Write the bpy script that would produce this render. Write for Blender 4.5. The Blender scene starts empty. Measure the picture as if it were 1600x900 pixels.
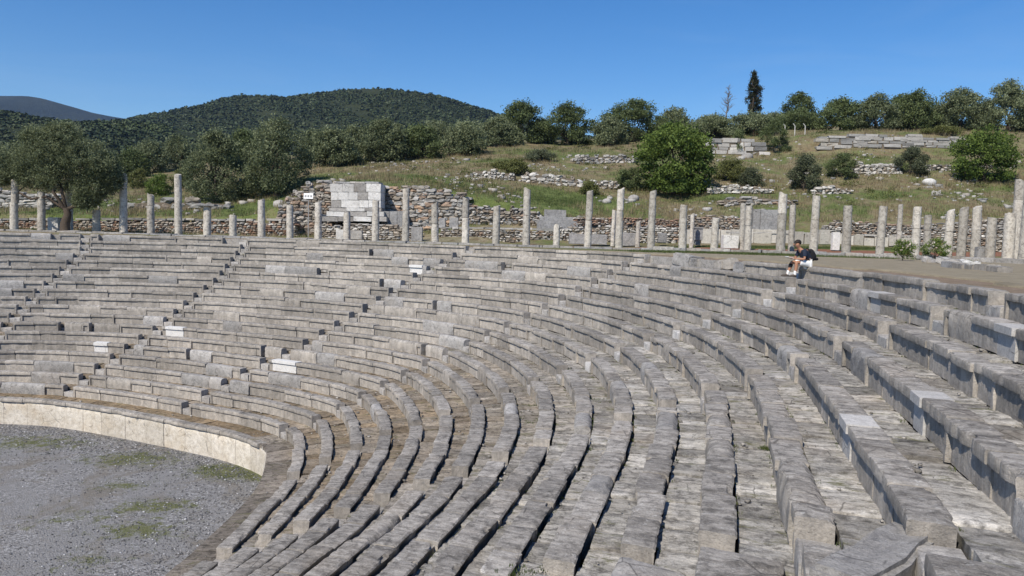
import bpy, math, random
import numpy as np
from mathutils import Vector, Matrix, noise

RNG = random.Random(11)
NR = np.random.RandomState(5)
scene = bpy.context.scene
COL = scene.collection
R_ = math.radians

# ------------------------------------------------------------------ helpers
def mesh_obj(name, verts, faces, mat, parent=None, loc=(0, 0, 0), smooth=None, colors=None, cname='tint', uvs=None):
    me = bpy.data.meshes.new(name)
    me.from_pydata([tuple(v) for v in verts], [], faces)
    if mat is not None:
        for m in (mat if isinstance(mat, (list, tuple)) else [mat]):
            me.materials.append(m)
    if colors is not None:
        at = me.color_attributes.new(cname, 'FLOAT_COLOR', 'POINT')
        a = np.ones((len(verts), 4), dtype=np.float32)
        c = np.asarray(colors, dtype=np.float32)
        if c.ndim == 1:
            a[:, :3] = c[:, None]
        else:
            a[:, :c.shape[1]] = c
        at.data.foreach_set('color', a.ravel())
    if smooth is not None:
        me.polygons.foreach_set('use_smooth', [True] * len(me.polygons))
        if smooth > 0:
            me.set_sharp_from_angle(angle=R_(smooth))
    me.update()
    o = bpy.data.objects.new(name, me)
    COL.objects.link(o)
    o.location = loc
    if parent is not None:
        o.parent = parent
    return o

def np_mesh(name, V, F, mat, colors=None, smooth=False, parent=None, loc=(0, 0, 0)):
    """fast mesh from numpy arrays; F is (n,k) with k = 3 or 4"""
    V = np.ascontiguousarray(V, dtype=np.float32); F = np.ascontiguousarray(F, dtype=np.int32)
    me = bpy.data.meshes.new(name)
    n, k = F.shape
    me.vertices.add(len(V)); me.vertices.foreach_set('co', V.ravel())
    me.loops.add(n * k); me.loops.foreach_set('vertex_index', F.ravel())
    me.polygons.add(n)
    me.polygons.foreach_set('loop_start', np.arange(0, n * k, k, dtype=np.int32))
    me.polygons.foreach_set('loop_total', np.full(n, k, dtype=np.int32))
    if smooth:
        me.polygons.foreach_set('use_smooth', np.ones(n, dtype=bool))
    if colors is not None:
        at = me.color_attributes.new('tint', 'FLOAT_COLOR', 'POINT')
        a = np.ones((len(V), 4), dtype=np.float32)
        c = np.asarray(colors, dtype=np.float32)
        if c.ndim == 1: a[:, :3] = c[:, None]
        else: a[:, :c.shape[1]] = c
        at.data.foreach_set('color', a.ravel())
    me.update(calc_edges=True); me.validate()
    if mat is not None: me.materials.append(mat)
    o = bpy.data.objects.new(name, me); COL.objects.link(o); o.location = loc
    if parent is not None: o.parent = parent
    return o

def tag(o, label=None, cat=None, group=None, kind=None):
    if label: o['label'] = label
    if cat: o['category'] = cat
    if group: o['group'] = group
    if kind: o['kind'] = kind
    return o

def empty(name, loc, label=None, cat=None, group=None):
    o = bpy.data.objects.new(name, None); COL.objects.link(o)
    o.location = loc; o.empty_display_size = 0.2
    return tag(o, label, cat, group)

def nz(p, s=1.0):
    return noise.noise(Vector(p) * s)

ORD = ['zeroth', 'first', 'second', 'third', 'fourth', 'fifth', 'sixth', 'seventh', 'eighth', 'ninth', 'tenth', 'eleventh',
       'twelfth', 'thirteenth', 'fourteenth', 'fifteenth', 'sixteenth', 'seventeenth', 'eighteenth', 'nineteenth', 'twentieth',
       'twenty-first', 'twenty-second', 'twenty-third', 'twenty-fourth', 'twenty-fifth', 'twenty-sixth', 'twenty-seventh',
       'twenty-eighth', 'twenty-ninth', 'thirtieth', 'thirty-first', 'thirty-second', 'thirty-third', 'thirty-fourth', 'thirty-fifth']

# ------------------------------------------------------------------ camera (surveyed from the photograph)
FPX, PITCH, ROLL = 1227.335, 0.0706775, 0.0272685
def make_camera():
    cd = bpy.data.cameras.new('camera'); co = bpy.data.objects.new('camera', cd); COL.objects.link(co)
    cd.sensor_width = 36.0; cd.lens = FPX / 1600.0 * 36.0
    cd.clip_start = 0.1; cd.clip_end = 20000.0
    cp, sp = math.cos(PITCH), math.sin(PITCH)
    fwd = Vector((0, cp, -sp)); up0 = Vector((0, sp, cp)); r0 = Vector((1, 0, 0))
    c, s = math.cos(ROLL), math.sin(ROLL)
    right = c * r0 + s * up0; up = -s * r0 + c * up0
    m = Matrix((right, up, -fwd)).transposed().to_4x4()
    co.matrix_world = m
    scene.camera = co
make_camera()

def ray(px, py):
    u = (px - 800) / FPX; v = (450 - py) / FPX
    c, s = math.cos(ROLL), math.sin(ROLL)
    x = c * u - s * v; y = s * u + c * v
    cp, sp = math.cos(PITCH), math.sin(PITCH)
    return (x, cp + y * sp, -sp + y * cp)
def at(px, py, Y):
    """survey point seen in direction (px,py) at a known distance Y ahead"""
    d = ray(px, py); s = Y / d[1]
    return Vector((d[0] * s, Y, d[2] * s))
def onz(px, py, z):
    d = ray(px, py); s = z / d[2]
    return Vector((d[0] * s, d[1] * s, z))

# ------------------------------------------------------------------ materials
def new_mat(name):
    m = bpy.data.materials.new(name); m.use_nodes = True
    nt = m.node_tree; nt.nodes.clear()
    out = nt.nodes.new('ShaderNodeOutputMaterial'); b = nt.nodes.new('ShaderNodeBsdfPrincipled')
    nt.links.new(b.outputs[0], out.inputs[0])
    b.inputs['Roughness'].default_value = 0.9
    b.inputs['Specular IOR Level'].default_value = 0.15
    return m, nt, b, out
class NT:
    def __init__(s, nt): s.nt = nt
    def n(s, t, **kw):
        q = s.nt.nodes.new(t)
        for k, v in kw.items(): setattr(q, k, v)
        return q
    def l(s, a, b): s.nt.links.new(a, b)
    def pos(s, scale=(1, 1, 1)):
        g = s.n('ShaderNodeNewGeometry'); mp = s.n('ShaderNodeMapping'); mp.inputs['Scale'].default_value = scale
        s.l(g.outputs['Position'], mp.inputs['Vector']); return mp.outputs[0]
    def polar(s, kt, kr, kz):
        g = s.n('ShaderNodeNewGeometry'); q = s.n('ShaderNodeSeparateXYZ'); s.l(g.outputs['Position'], q.inputs[0])
        x = s.math('SUBTRACT', q.outputs[0], -22.2063); y = s.math('SUBTRACT', q.outputs[1], 19.7221)
        th = s.math('MULTIPLY', s.math('ARCTAN2', y, x), kt)
        r = s.math('MULTIPLY', s.math('SQRT', s.math('ADD', s.math('MULTIPLY', x, x), s.math('MULTIPLY', y, y))), kr)
        cb = s.n('ShaderNodeCombineXYZ'); s.l(th, cb.inputs[0]); s.l(r, cb.inputs[1]); s.l(s.math('MULTIPLY', q.outputs[2], kz), cb.inputs[2])
        return cb.outputs[0]
    def noise(s, vec, scale, detail=4, rough=0.55, dist=0.0):
        q = s.n('ShaderNodeTexNoise'); q.inputs['Scale'].default_value = scale; q.inputs['Detail'].default_value = detail
        q.inputs['Roughness'].default_value = rough; q.inputs['Distortion'].default_value = dist
        s.l(vec, q.inputs['Vector']); return q.outputs['Fac']
    def vor(s, vec, scale, feature='F1', out='Distance', rnd=1.0):
        q = s.n('ShaderNodeTexVoronoi'); q.feature = feature; q.inputs['Scale'].default_value = scale
        q.inputs['Randomness'].default_value = rnd
        s.l(vec, q.inputs['Vector']); return q.outputs[out]
    def ramp(s, f, stops, interp='LINEAR'):
        q = s.n('ShaderNodeValToRGB'); q.color_ramp.interpolation = interp
        e = q.color_ramp.elements
        while len(e) < len(stops): e.new(0.5)
        for i, (p, c) in enumerate(stops):
            e[i].position = p; e[i].color = (c[0], c[1], c[2], 1) if not isinstance(c, (int, float)) else (c, c, c, 1)
        s.l(f, q.inputs[0]); return q.outputs[0]
    def mix(s, f, a, b, mode='MIX'):
        q = s.n('ShaderNodeMix', data_type='RGBA', blend_type=mode)
        for inp, v in ((q.inputs[0], f), (q.inputs[6], a), (q.inputs[7], b)):
            if isinstance(v, (int, float)): inp.default_value = v
            elif isinstance(v, (tuple, list)): inp.default_value = (v[0], v[1], v[2], 1)
            else: s.l(v, inp)
        return q.outputs[2]
    def math(s, op, a, b=0.0, c=None, clamp=False):
        q = s.n('ShaderNodeMath', operation=op); q.use_clamp = clamp
        for i, v in enumerate((a, b, c)):
            if v is None: continue
            if isinstance(v, (int, float)): q.inputs[i].default_value = v
            else: s.l(v, q.inputs[i])
        return q.outputs[0]
    def bump(s, h, strength, dist, bsdf, prev=None):
        q = s.n('ShaderNodeBump'); q.inputs['Strength'].default_value = strength; q.inputs['Distance'].default_value = dist
        s.l(h, q.inputs['Height'])
        if prev is not None: s.l(prev, q.inputs['Normal'])
        if bsdf is not None: s.l(q.outputs[0], bsdf.inputs['Normal'])
        return q.outputs[0]
    def attr(s, name, out='Color'):
        q = s.n('ShaderNodeAttribute'); q.attribute_name = name; return q.outputs[out]
    def objrand(s):
        return s.n('ShaderNodeObjectInfo').outputs['Random']

def mat_limestone(name, base, dark, light, var=0.35, tan=(0.36, 0.30, 0.23), tan_amt=0.25, stria=True, lichen=0.6, bumpd=0.02, use_tint=False, rng=(0.78, 1.22), front=None, bed=0.0):
    m, nt, b, _ = new_mat(name); N = NT(nt)
    P = N.pos()
    warp = N.noise(P, 0.55, 4, 0.6)
    big = N.noise(P, 1.7, 6, 0.62, 0.6)
    c = N.mix(N.ramp(big, [(0.34, 0), (0.66, 1)]), base, light)
    mid = N.noise(P, 5.5, 8, 0.7, 0.3)
    c = N.mix(N.math('MULTIPLY', N.ramp(mid, [(0.48, 0), (0.62, 1)]), lichen), c, dark)
    fine = N.noise(P, 38, 5, 0.75)
    c = N.mix(0.55, c, N.ramp(fine, [(0.3, 0.35), (0.7, 0.66)]), 'OVERLAY')
    gr = N.noise(P, 110, 4, 0.8)
    c = N.mix(0.35, c, N.ramp(gr, [(0.32, 0.3), (0.68, 0.72)]), 'OVERLAY')
    # pale lichen rosettes
    v = N.noise(P, 13, 3, 0.6, 1.0)
    c = N.mix(N.math('MULTIPLY', N.ramp(v, [(0.61, 0), (0.66, 1)]), 0.55), c, (0.46, 0.45, 0.42))
    dk = N.noise(P, 21, 4, 0.7)
    c = N.mix(N.math('MULTIPLY', N.ramp(dk, [(0.60, 0), (0.68, 1)]), 0.5), c, (0.085, 0.082, 0.08))
    c = N.mix(N.math('MULTIPLY', N.ramp(warp, [(0.52, 0), (0.70, 1)]), tan_amt), c, tan)
    if stria:
        st = N.noise(N.pos((0.8, 0.8, 1)), 9, 6, 0.8, 1.5)
        c = N.mix(0.35, c, N.ramp(st, [(0.36, 0.28), (0.62, 0.68)]), 'OVERLAY')
    if bed:
        bd = N.noise(N.polar(230, 1.6, 2.5), 1.0, 7, 0.78, 0.35)
        c = N.mix(bed, c, N.ramp(bd, [(0.36, 0.16), (0.5, 0.5), (0.64, 0.80)]), 'OVERLAY')
        bl = N.noise(N.polar(70, 1.1, 2.0), 1.0, 6, 0.75, 0.3)
        c = N.mix(N.math('MULTIPLY', N.ramp(bl, [(0.57, 0), (0.66, 1)]), bed * .75), c, tuple(min(.6, q * 1.25) for q in light))
    crk = N.vor(N.pos((1, 1, 1.6)), 1.5, 'DISTANCE_TO_EDGE')
    crm = N.math('MULTIPLY', N.ramp(crk, [(0.0, 1), (0.022, 0)]), N.ramp(N.noise(P, 1.1, 3), [(0.52, 0), (0.60, .8)]))
    c = N.mix(crm, c, (0.06, 0.057, 0.053))
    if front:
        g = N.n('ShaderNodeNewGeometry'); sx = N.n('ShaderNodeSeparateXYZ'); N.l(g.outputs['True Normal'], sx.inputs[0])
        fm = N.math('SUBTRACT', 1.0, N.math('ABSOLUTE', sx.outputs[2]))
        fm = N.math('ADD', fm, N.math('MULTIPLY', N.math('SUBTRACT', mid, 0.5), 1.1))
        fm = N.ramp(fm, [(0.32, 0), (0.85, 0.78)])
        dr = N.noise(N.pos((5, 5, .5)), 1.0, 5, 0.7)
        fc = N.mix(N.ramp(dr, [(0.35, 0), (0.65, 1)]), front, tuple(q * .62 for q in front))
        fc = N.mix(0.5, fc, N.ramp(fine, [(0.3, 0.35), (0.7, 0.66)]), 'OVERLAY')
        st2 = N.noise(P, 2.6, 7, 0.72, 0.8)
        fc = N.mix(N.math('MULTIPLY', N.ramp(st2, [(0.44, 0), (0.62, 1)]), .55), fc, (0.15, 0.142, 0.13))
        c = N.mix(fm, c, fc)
    r = N.objrand()
    k = N.math('MULTIPLY_ADD', r, rng[1] - rng[0], rng[0])
    if use_tint:
        c = N.mix(1.0, c, N.attr('tint'), 'MULTIPLY')
        ms = N.math('MULTIPLY', N.ramp(N.noise(P, 0.9, 5, 0.7, 0.6), [(0.48, 0), (0.58, 1)]), N.ramp(N.noise(N.polar(150, 1.5, 1.0), 1.0, 5, 0.75), [(0.53, 0), (0.62, .8)]))
        c = N.mix(ms, c, (0.115, 0.115, 0.045))
    else:
        c = N.mix(1.0, c, k, 'MULTIPLY')
    N.l(c, b.inputs['Base Color'])
    h1 = N.noise(P, 26, 8, 0.75)
    pit = N.vor(P, 34)
    hh = N.math('ADD', h1, N.math('MULTIPLY', N.ramp(pit, [(0.0, 0), (0.35, 1)]), 0.25))
    if bed: hh = N.math('ADD', hh, N.math('MULTIPLY', bd, 0.9))
    n1 = N.bump(hh, 0.75, bumpd, None)
    N.bump(N.noise(P, 7, 5, 0.65), 0.6, bumpd * 2.2, b, n1)
    return m

M = {}
GREY = (0.235, 0.228, 0.218)
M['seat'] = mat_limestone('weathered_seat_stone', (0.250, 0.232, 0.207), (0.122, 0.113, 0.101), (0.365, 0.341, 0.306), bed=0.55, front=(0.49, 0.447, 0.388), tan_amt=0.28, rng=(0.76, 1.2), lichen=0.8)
M['seat_worn'] = mat_limestone('worn_rounded_stone', (0.28, 0.27, 0.255), (0.15, 0.145, 0.14), (0.39, 0.375, 0.352))
M['seat_white'] = mat_limestone('new_white_stone', (0.40, 0.39, 0.37), (0.30, 0.29, 0.275), (0.47, 0.455, 0.43), tan_amt=0.12, lichen=0.35, bumpd=0.006, rng=(0.88, 1.08))
M['seat_white_sunlit'] = mat_limestone('new_white_stone_sunlit', (0.66, 0.65, 0.62), (0.54, 0.53, 0.51), (0.72, 0.71, 0.68), tan_amt=0.1, lichen=0.25, bumpd=0.005, rng=(0.92, 1.05))  # paler copy of the new white stone: sunlight on left blocks painted in
M['step'] = mat_limestone('pale_step_stone', (0.29, 0.275, 0.255), (0.16, 0.152, 0.143), (0.40, 0.38, 0.35), tan_amt=0.4)
M['step_pale'] = mat_limestone('pale_step_stone_clean', (0.42, 0.41, 0.385), (0.24, 0.23, 0.22), (0.54, 0.52, 0.49), tan_amt=0.3)
M['paving'] = mat_limestone('tread_paving_stone', (0.265, 0.252, 0.229), (0.118, 0.112, 0.102), (0.42, 0.402, 0.368), bed=0.6, use_tint=True, tan_amt=0.3, lichen=0.85)
M['podium'] = mat_limestone('podium_wall_stone', (0.54, 0.49, 0.405), (0.34, 0.295, 0.235), (0.68, 0.635, 0.555), tan=(0.55, 0.44, 0.30), tan_amt=0.45, lichen=0.5, rng=(0.85, 1.1))
M['column'] = mat_limestone('column_stone', (0.47, 0.435, 0.375), (0.24, 0.218, 0.19), (0.60, 0.56, 0.49), tan_amt=0.35, stria=False, lichen=0.8, rng=(0.66, 1.14))
M['marble'] = mat_limestone('white_marble_block', (0.60, 0.585, 0.55), (0.36, 0.35, 0.335), (0.72, 0.705, 0.67), tan_amt=0.2, rng=(0.78, 1.1), lichen=0.5)
M['slab'] = mat_limestone('grey_slab_stone', (0.24, 0.235, 0.23), (0.13, 0.13, 0.13), (0.35, 0.345, 0.335), tan_amt=0.15, rng=(0.85, 1.15))

def mat_rubble():
    m, nt, b, _ = new_mat('rubble_stone'); N = NT(nt); P = N.pos()
    c = N.attr('tint')
    c = N.mix(0.5, c, N.ramp(N.noise(P, 7, 6, 0.7), [(0.3, 0.3), (0.7, 0.68)]), 'OVERLAY')
    c = N.mix(N.math('MULTIPLY', N.ramp(N.noise(P, 3.2, 5, 0.7), [(0.56, 0), (0.68, 1)]), 0.5), c, (0.10, 0.095, 0.085))
    N.l(c, b.inputs['Base Color'])
    N.bump(N.noise(P, 14, 6, 0.7), 0.8, 0.05, b)
    return m
M['rubble'] = mat_rubble()

def mat_earth():
    m, nt, b, _ = new_mat('dark_earth'); N = NT(nt); P = N.pos()
    c = N.mix(N.ramp(N.noise(P, 3, 6, 0.7), [(0.35, 0), (0.65, 1)]), (0.17, 0.125, 0.085), (0.27, 0.21, 0.15))
    c = N.mix(N.math('MULTIPLY', N.ramp(N.noise(P, 0.9, 5, 0.7), [(0.56, 0), (0.66, 1)]), 0.6), c, (0.10, 0.105, 0.035))
    N.l(c, b.inputs['Base Color']); N.bump(N.noise(P, 30, 6, 0.8), 0.8, 0.03, b)
    return m
M['earth'] = mat_earth()

def mat_gravel():
    m, nt, b, _ = new_mat('grey_gravel'); N = NT(nt); P = N.pos()
    v = N.n('ShaderNodeTexVoronoi'); v.inputs['Scale'].default_value = 17; N.l(P, v.inputs['Vector'])
    sep = N.n('ShaderNodeSeparateColor'); N.l(v.outputs['Color'], sep.inputs[0])
    c = N.ramp(sep.outputs[0], [(0.0, (0.13, 0.128, 0.126)), (0.45, (0.235, 0.230, 0.225)), (0.85, (0.34, 0.334, 0.325)), (1.0, (0.42, 0.42, 0.42))])
    v2 = N.vor(P, 45, out='Color'); s2 = N.n('ShaderNodeSeparateColor'); N.l(v2, s2.inputs[0])
    c2 = N.ramp(s2.outputs[0], [(0.0, (0.185, 0.181, 0.176)), (0.7, (0.262, 0.257, 0.25)), (1.0, (0.30, 0.30, 0.30))])
    big = N.noise(P, 0.35, 5, 0.6, 0.8)
    c = N.mix(N.ramp(big, [(0.42, 0), (0.58, 1)]), c, c2)
    # earthy worn patches and creeping weeds
    g = N.noise(P, 0.55, 6, 0.72, 0.8)
    c = N.mix(N.math('MULTIPLY', N.ramp(g, [(0.48, 0), (0.62, 1)]), 0.7), c, (0.19, 0.168, 0.135))
    pa = N.attr('tint', 'Fac')
    g2 = N.math('ADD', N.noise(P, 2.2, 7, 0.8, 0.5), N.math('MULTIPLY', pa, 0.29))
    c = N.mix(N.ramp(g2, [(0.62, 0), (0.72, 0.85)]), c, N.mix(N.noise(P, 6, 3), (0.075, 0.105, 0.03), (0.17, 0.16, 0.06)))
    N.l(c, b.inputs['Base Color'])
    N.bump(N.math('ADD', v.outputs['Distance'], N.math('MULTIPLY', N.vor(P, 45), 0.6)), 0.9, 0.035, b)
    return m
M['gravel'] = mat_gravel()

def mat_ground():
    m, nt, b, _ = new_mat('dry_grass_ground'); N = NT(nt); P = N.pos()
    a = N.n('ShaderNodeAttribute'); a.attribute_name = 'tint'
    sep = N.n('ShaderNodeSeparateColor'); N.l(a.outputs['Color'], sep.inputs[0])
    green, dirt = sep.outputs[0], sep.outputs[1]
    n1 = N.noise(P, 0.22, 7, 0.68, 0.8); n2 = N.noise(P, 1.3, 6, 0.72, 0.5); n3 = N.noise(P, 9, 4, 0.7)
    dry = N.mix(N.ramp(n2, [(0.35, 0), (0.65, 1)]), (0.145, 0.118, 0.070), (0.285, 0.24, 0.145))
    dry = N.mix(N.math('MULTIPLY', N.ramp(N.noise(P, 0.7, 5, 0.7), [(0.5, 0), (0.64, 1)]), 0.6), dry, (0.19, 0.12, 0.075))
    grn = N.mix(N.ramp(n2, [(0.35, 0), (0.65, 1)]), (0.062, 0.092, 0.024), (0.155, 0.185, 0.062))
    gf = N.math('ADD', N.math('MULTIPLY_ADD', green, 0.75, 0.10), N.math('MULTIPLY', N.math('SUBTRACT', n1, 0.5), 1.6))
    gf = N.math('ADD', gf, N.math('MULTIPLY', N.math('SUBTRACT', n2, 0.5), 0.9))
    c = N.mix(N.ramp(gf, [(0.0, 0), (0.34, 1)]), dry, grn)
    path = N.mix(N.ramp(N.noise(P, 1.8, 6, 0.7), [(0.35, 0), (0.65, 1)]), (0.26, 0.222, 0.155), (0.34, 0.295, 0.21))
    df = N.math('ADD', dirt, N.math('MULTIPLY', N.math('SUBTRACT', n2, 0.5), 0.9))
    c = N.mix(N.ramp(df, [(0.4, 0), (0.62, 1)]), c, path)
    red = N.math('ADD', sep.outputs[2], N.math('MULTIPLY', N.math('SUBTRACT', n2, 0.5), 0.4))
    c = N.mix(N.ramp(red, [(0.45, 0), (0.6, 0.9)]), c, (0.25, 0.115, 0.075))
    c = N.mix(0.45, c, N.ramp(n3, [(0.3, 0.32), (0.7, 0.66)]), 'OVERLAY')
    N.l(c, b.inputs['Base Color'])
    N.bump(N.math('ADD', n3, N.math('MULTIPLY', N.noise(P, 32, 4, 0.7), 0.4)), 0.8, 0.12, b)
    return m
M['ground'] = mat_ground()

def mat_leaf(name, a, b_, transl=0.25):
    m, nt, b, out = new_mat(name); N = NT(nt)
    f = N.attr('tint', 'Fac')
    c = N.mix(f, a, b_)
    N.l(c, b.inputs['Base Color']); b.inputs['Roughness'].default_value = 0.62
    b.inputs['Specular IOR Level'].default_value = 0.25
    t = N.n('ShaderNodeBsdfTranslucent'); N.l(c, t.inputs[0])
    mx = N.n('ShaderNodeMixShader'); mx.inputs[0].default_value = transl
    N.l(b.outputs[0], mx.inputs[1]); N.l(t.outputs[0], mx.inputs[2]); N.l(mx.outputs[0], out.inputs[0])
    return m
M['olive'] = mat_leaf('olive_leaves', (0.056, 0.074, 0.029), (0.29, 0.325, 0.18), 0.36)
M['oak'] = mat_leaf('dark_evergreen_leaves', (0.042, 0.060, 0.020), (0.20, 0.245, 0.10), 0.36)
M['fig'] = mat_leaf('bright_green_leaves', (0.046, 0.080, 0.013), (0.20, 0.27, 0.06), 0.34)
M['shrub'] = mat_leaf('dusty_shrub_leaves', (0.055, 0.068, 0.034), (0.17, 0.19, 0.11), 0.3)
M['yellow'] = mat_leaf('yellow_green_leaves', (0.075, 0.085, 0.022), (0.17, 0.18, 0.06))
M['cypress'] = mat_leaf('cypress_leaves', (0.022, 0.027, 0.013), (0.060, 0.068, 0.032))
M['drygrass'] = mat_leaf('dry_grass_blades', (0.15, 0.12, 0.065), (0.32, 0.265, 0.15))
M['grass'] = mat_leaf('green_grass_blades', (0.045, 0.070, 0.018), (0.125, 0.15, 0.05))
M['forest'] = mat_leaf('far_woodland', (0.026, 0.040, 0.014), (0.066, 0.088, 0.030), 0.0)
M['rose'] = mat_leaf('rose_petals', (0.75, 0.72, 0.66), (0.8, 0.6, 0.5), 0.2)

def mat_plain(name, col, rough=0.8, nscale=20, amt=0.3, bump=0.0, spec=0.2):
    m, nt, b, _ = new_mat(name); N = NT(nt); P = N.pos()
    c = N.mix(amt, col, N.ramp(N.noise(P, nscale, 5, 0.7), [(0.3, 0.3), (0.7, 0.68)]), 'OVERLAY')
    N.l(c, b.inputs['Base Color']); b.inputs['Roughness'].default_value = rough; b.inputs['Specular IOR Level'].default_value = spec
    if bump: N.bump(N.noise(P, nscale * 2, 5, 0.7), 0.7, bump, b)
    return m
M['bark'] = mat_plain('tree_bark', (0.085, 0.066, 0.05), 0.95, 9, 0.7, 0.04)
M['deadwood'] = mat_plain('dead_wood', (0.17, 0.15, 0.135), 0.95, 9, 0.5, 0.02)
M['skin'] = mat_plain('skin', (0.36, 0.185, 0.115), 0.55, 30, 0.12)
M['hair'] = mat_plain('dark_hair', (0.022, 0.017, 0.014), 0.6, 90, 0.4, 0.004)
M['navy'] = mat_plain('navy_cloth', (0.022, 0.030, 0.050), 0.9, 30, 0.4, 0.008)
M['black'] = mat_plain('black_cloth', (0.018, 0.018, 0.020), 0.85, 30, 0.4, 0.006)
M['white_cloth'] = mat_plain('white_cloth', (0.74, 0.74, 0.72), 0.9, 22, 0.12, 0.01)
M['shoe'] = mat_plain('brown_grey_shoe', (0.085, 0.072, 0.062), 0.8, 30, 0.3)
M['paper'] = mat_plain('white_paper', (0.80, 0.80, 0.78), 0.8, 10, 0.03)
M['concrete'] = mat_plain('pale_concrete', (0.50, 0.49, 0.46), 0.9, 14, 0.4, 0.01)
M['metal'] = mat_plain('grey_metal', (0.30, 0.30, 0.30), 0.5, 14, 0.2)

def mat_mountain(name, a, b_, red=0.0, scale=0.012):
    m, nt, b, _ = new_mat(name); N = NT(nt); P = N.pos()
    c = N.mix(N.ramp(N.noise(P, scale, 9, 0.72), [(0.4, 0), (0.62, 1)]), a, b_)
    c = N.mix(0.6, c, N.ramp(N.noise(P, scale * 12, 6, 0.8), [(0.35, 0.22), (0.65, 0.7)]), 'OVERLAY')
    N.l(c, b.inputs['Base Color'])
    N.bump(N.noise(P, scale * 14, 6, 0.75), 1.0, 0.25 / scale * 0.4, b)
    return m
M['hill'] = mat_mountain('wooded_hill_soil', (0.030, 0.042, 0.015), (0.052, 0.062, 0.024), scale=0.03)
M['mountain'] = mat_mountain('far_mountain_scrub', (0.018, 0.032, 0.034), (0.042, 0.058, 0.052), scale=0.006)

# ------------------------------------------------------------------ stadium plan (survey fit)
CX, CY = -22.206307, 19.722148
R1, TREAD, T2, Z1, RISE = 16.579516, 0.986447, -0.030798, -8.115301, 0.40
SEAT_H, SEAT_D = 0.54, 0.43
_KN = np.array([-34, -26, -20, -14, -8, 0, 8, 16, 24, 32, 40, 50, 60, 70, 80, 90, 100, 110, 120.])
_GA = np.array([-1.23, -1.584, -1.808, -1.821, -1.675, -1.661, -1.435, -.959, -.386, .206, 1.012, .836, .502, .659, 1.131, 1.932, 2.45, 2.366, 2.07])
_GB = np.array([-.364, -1.077, -1.634, -1.787, -1.661, -1.193, -.625, -.071, .409, 1.152, 1.606, 1.316, .797, .700, .787, .756, .55, .406, .387])
def _fine(g):
    # smooth the surveyed offsets a little so the curve has no kinks
    t = np.arange(-60, 140.01, 1.0)
    v = np.interp(t, _KN, g); ker = np.hanning(9); ker /= ker.sum()
    vp = np.concatenate([np.full(4, v[0]), v, np.full(4, v[-1])])
    return t, np.convolve(vp, ker, 'valid')
_TF, _GAF = _fine(_GA); _, _GBF = _fine(_GB)
def rad(th, k):
    s = (k - 1) / 18.0
    g = np.interp(th, _TF, _GAF) * (1 - s) + np.interp(th, _TF, _GBF) * s
    return R1 + (k - 1) * TREAD + T2 * (k - 1) ** 2 / 18 + g
def zrow(k): return Z1 + (k - 1) * RISE
def polar(th, r):
    a = math.radians(th); return CX + r * math.cos(a), CY + r * math.sin(a)

NROW = 19
STAIR = [  # angle of each stairway at given rows, left to right in the photograph
    ((1, 106), (9, 103.9), (13, 102.2), (17, 101.2), (19, 102.0)),
    ((1, 89.2), (4, 86.6), (7, 84.4), (10, 83.7), (13, 82.8), (18, 83.6), (19, 84.5)),
    ((1, 64.8), (3, 63.6), (5, 62.1), (7, 59.7), (10, 58.8), (15, 58.0), (19, 56.4)),
    ((1, 43.0), (2, 40.2), (4, 39.8), (8, 38.6), (12, 36.4), (19, 35.6)),
    ((1, 21.3), (4, 21.3), (6, 18.9), (9, 16.9), (11, 16.3), (13, 15.0), (15, 13.9), (17, 12.9), (18, 13.2), (19, 16.1)),
    ((1, -1.7), (5, -2.2), (9, -2.6), (12, -4.3), (17, -4.4), (19, -6.3)),
    ((1, -22.5), (8, -23.5), (12, -23.8), (14, -24.6), (15, -26.0), (16, -25.0), (19, -25.0)),
]
TH_LEFT, TH_RIGHT = 124.0, -45.0
def stair(i, k):
    xs, ys = zip(*STAIR[i]); return float(np.interp(k, xs, ys))
def gap_ang(k, i=0):
    w = 0.58 if i < 4 else (0.78 if i < 6 else (.42 if k < 14 else .7))
    return math.degrees(w / rad(stair(i, k), k))
def wedge_range(w, k):
    """wedge 1 is leftmost in the photograph"""
    hi = TH_LEFT if w == 1 else stair(w - 2, k) - gap_ang(k, w - 2)
    lo = TH_RIGHT if w == 8 else stair(w - 1, k)
    return lo, hi

def dist_to_cam(th, r, z):
    x, y = polar(th, r); return math.sqrt(x * x + y * y + z * z)

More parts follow.
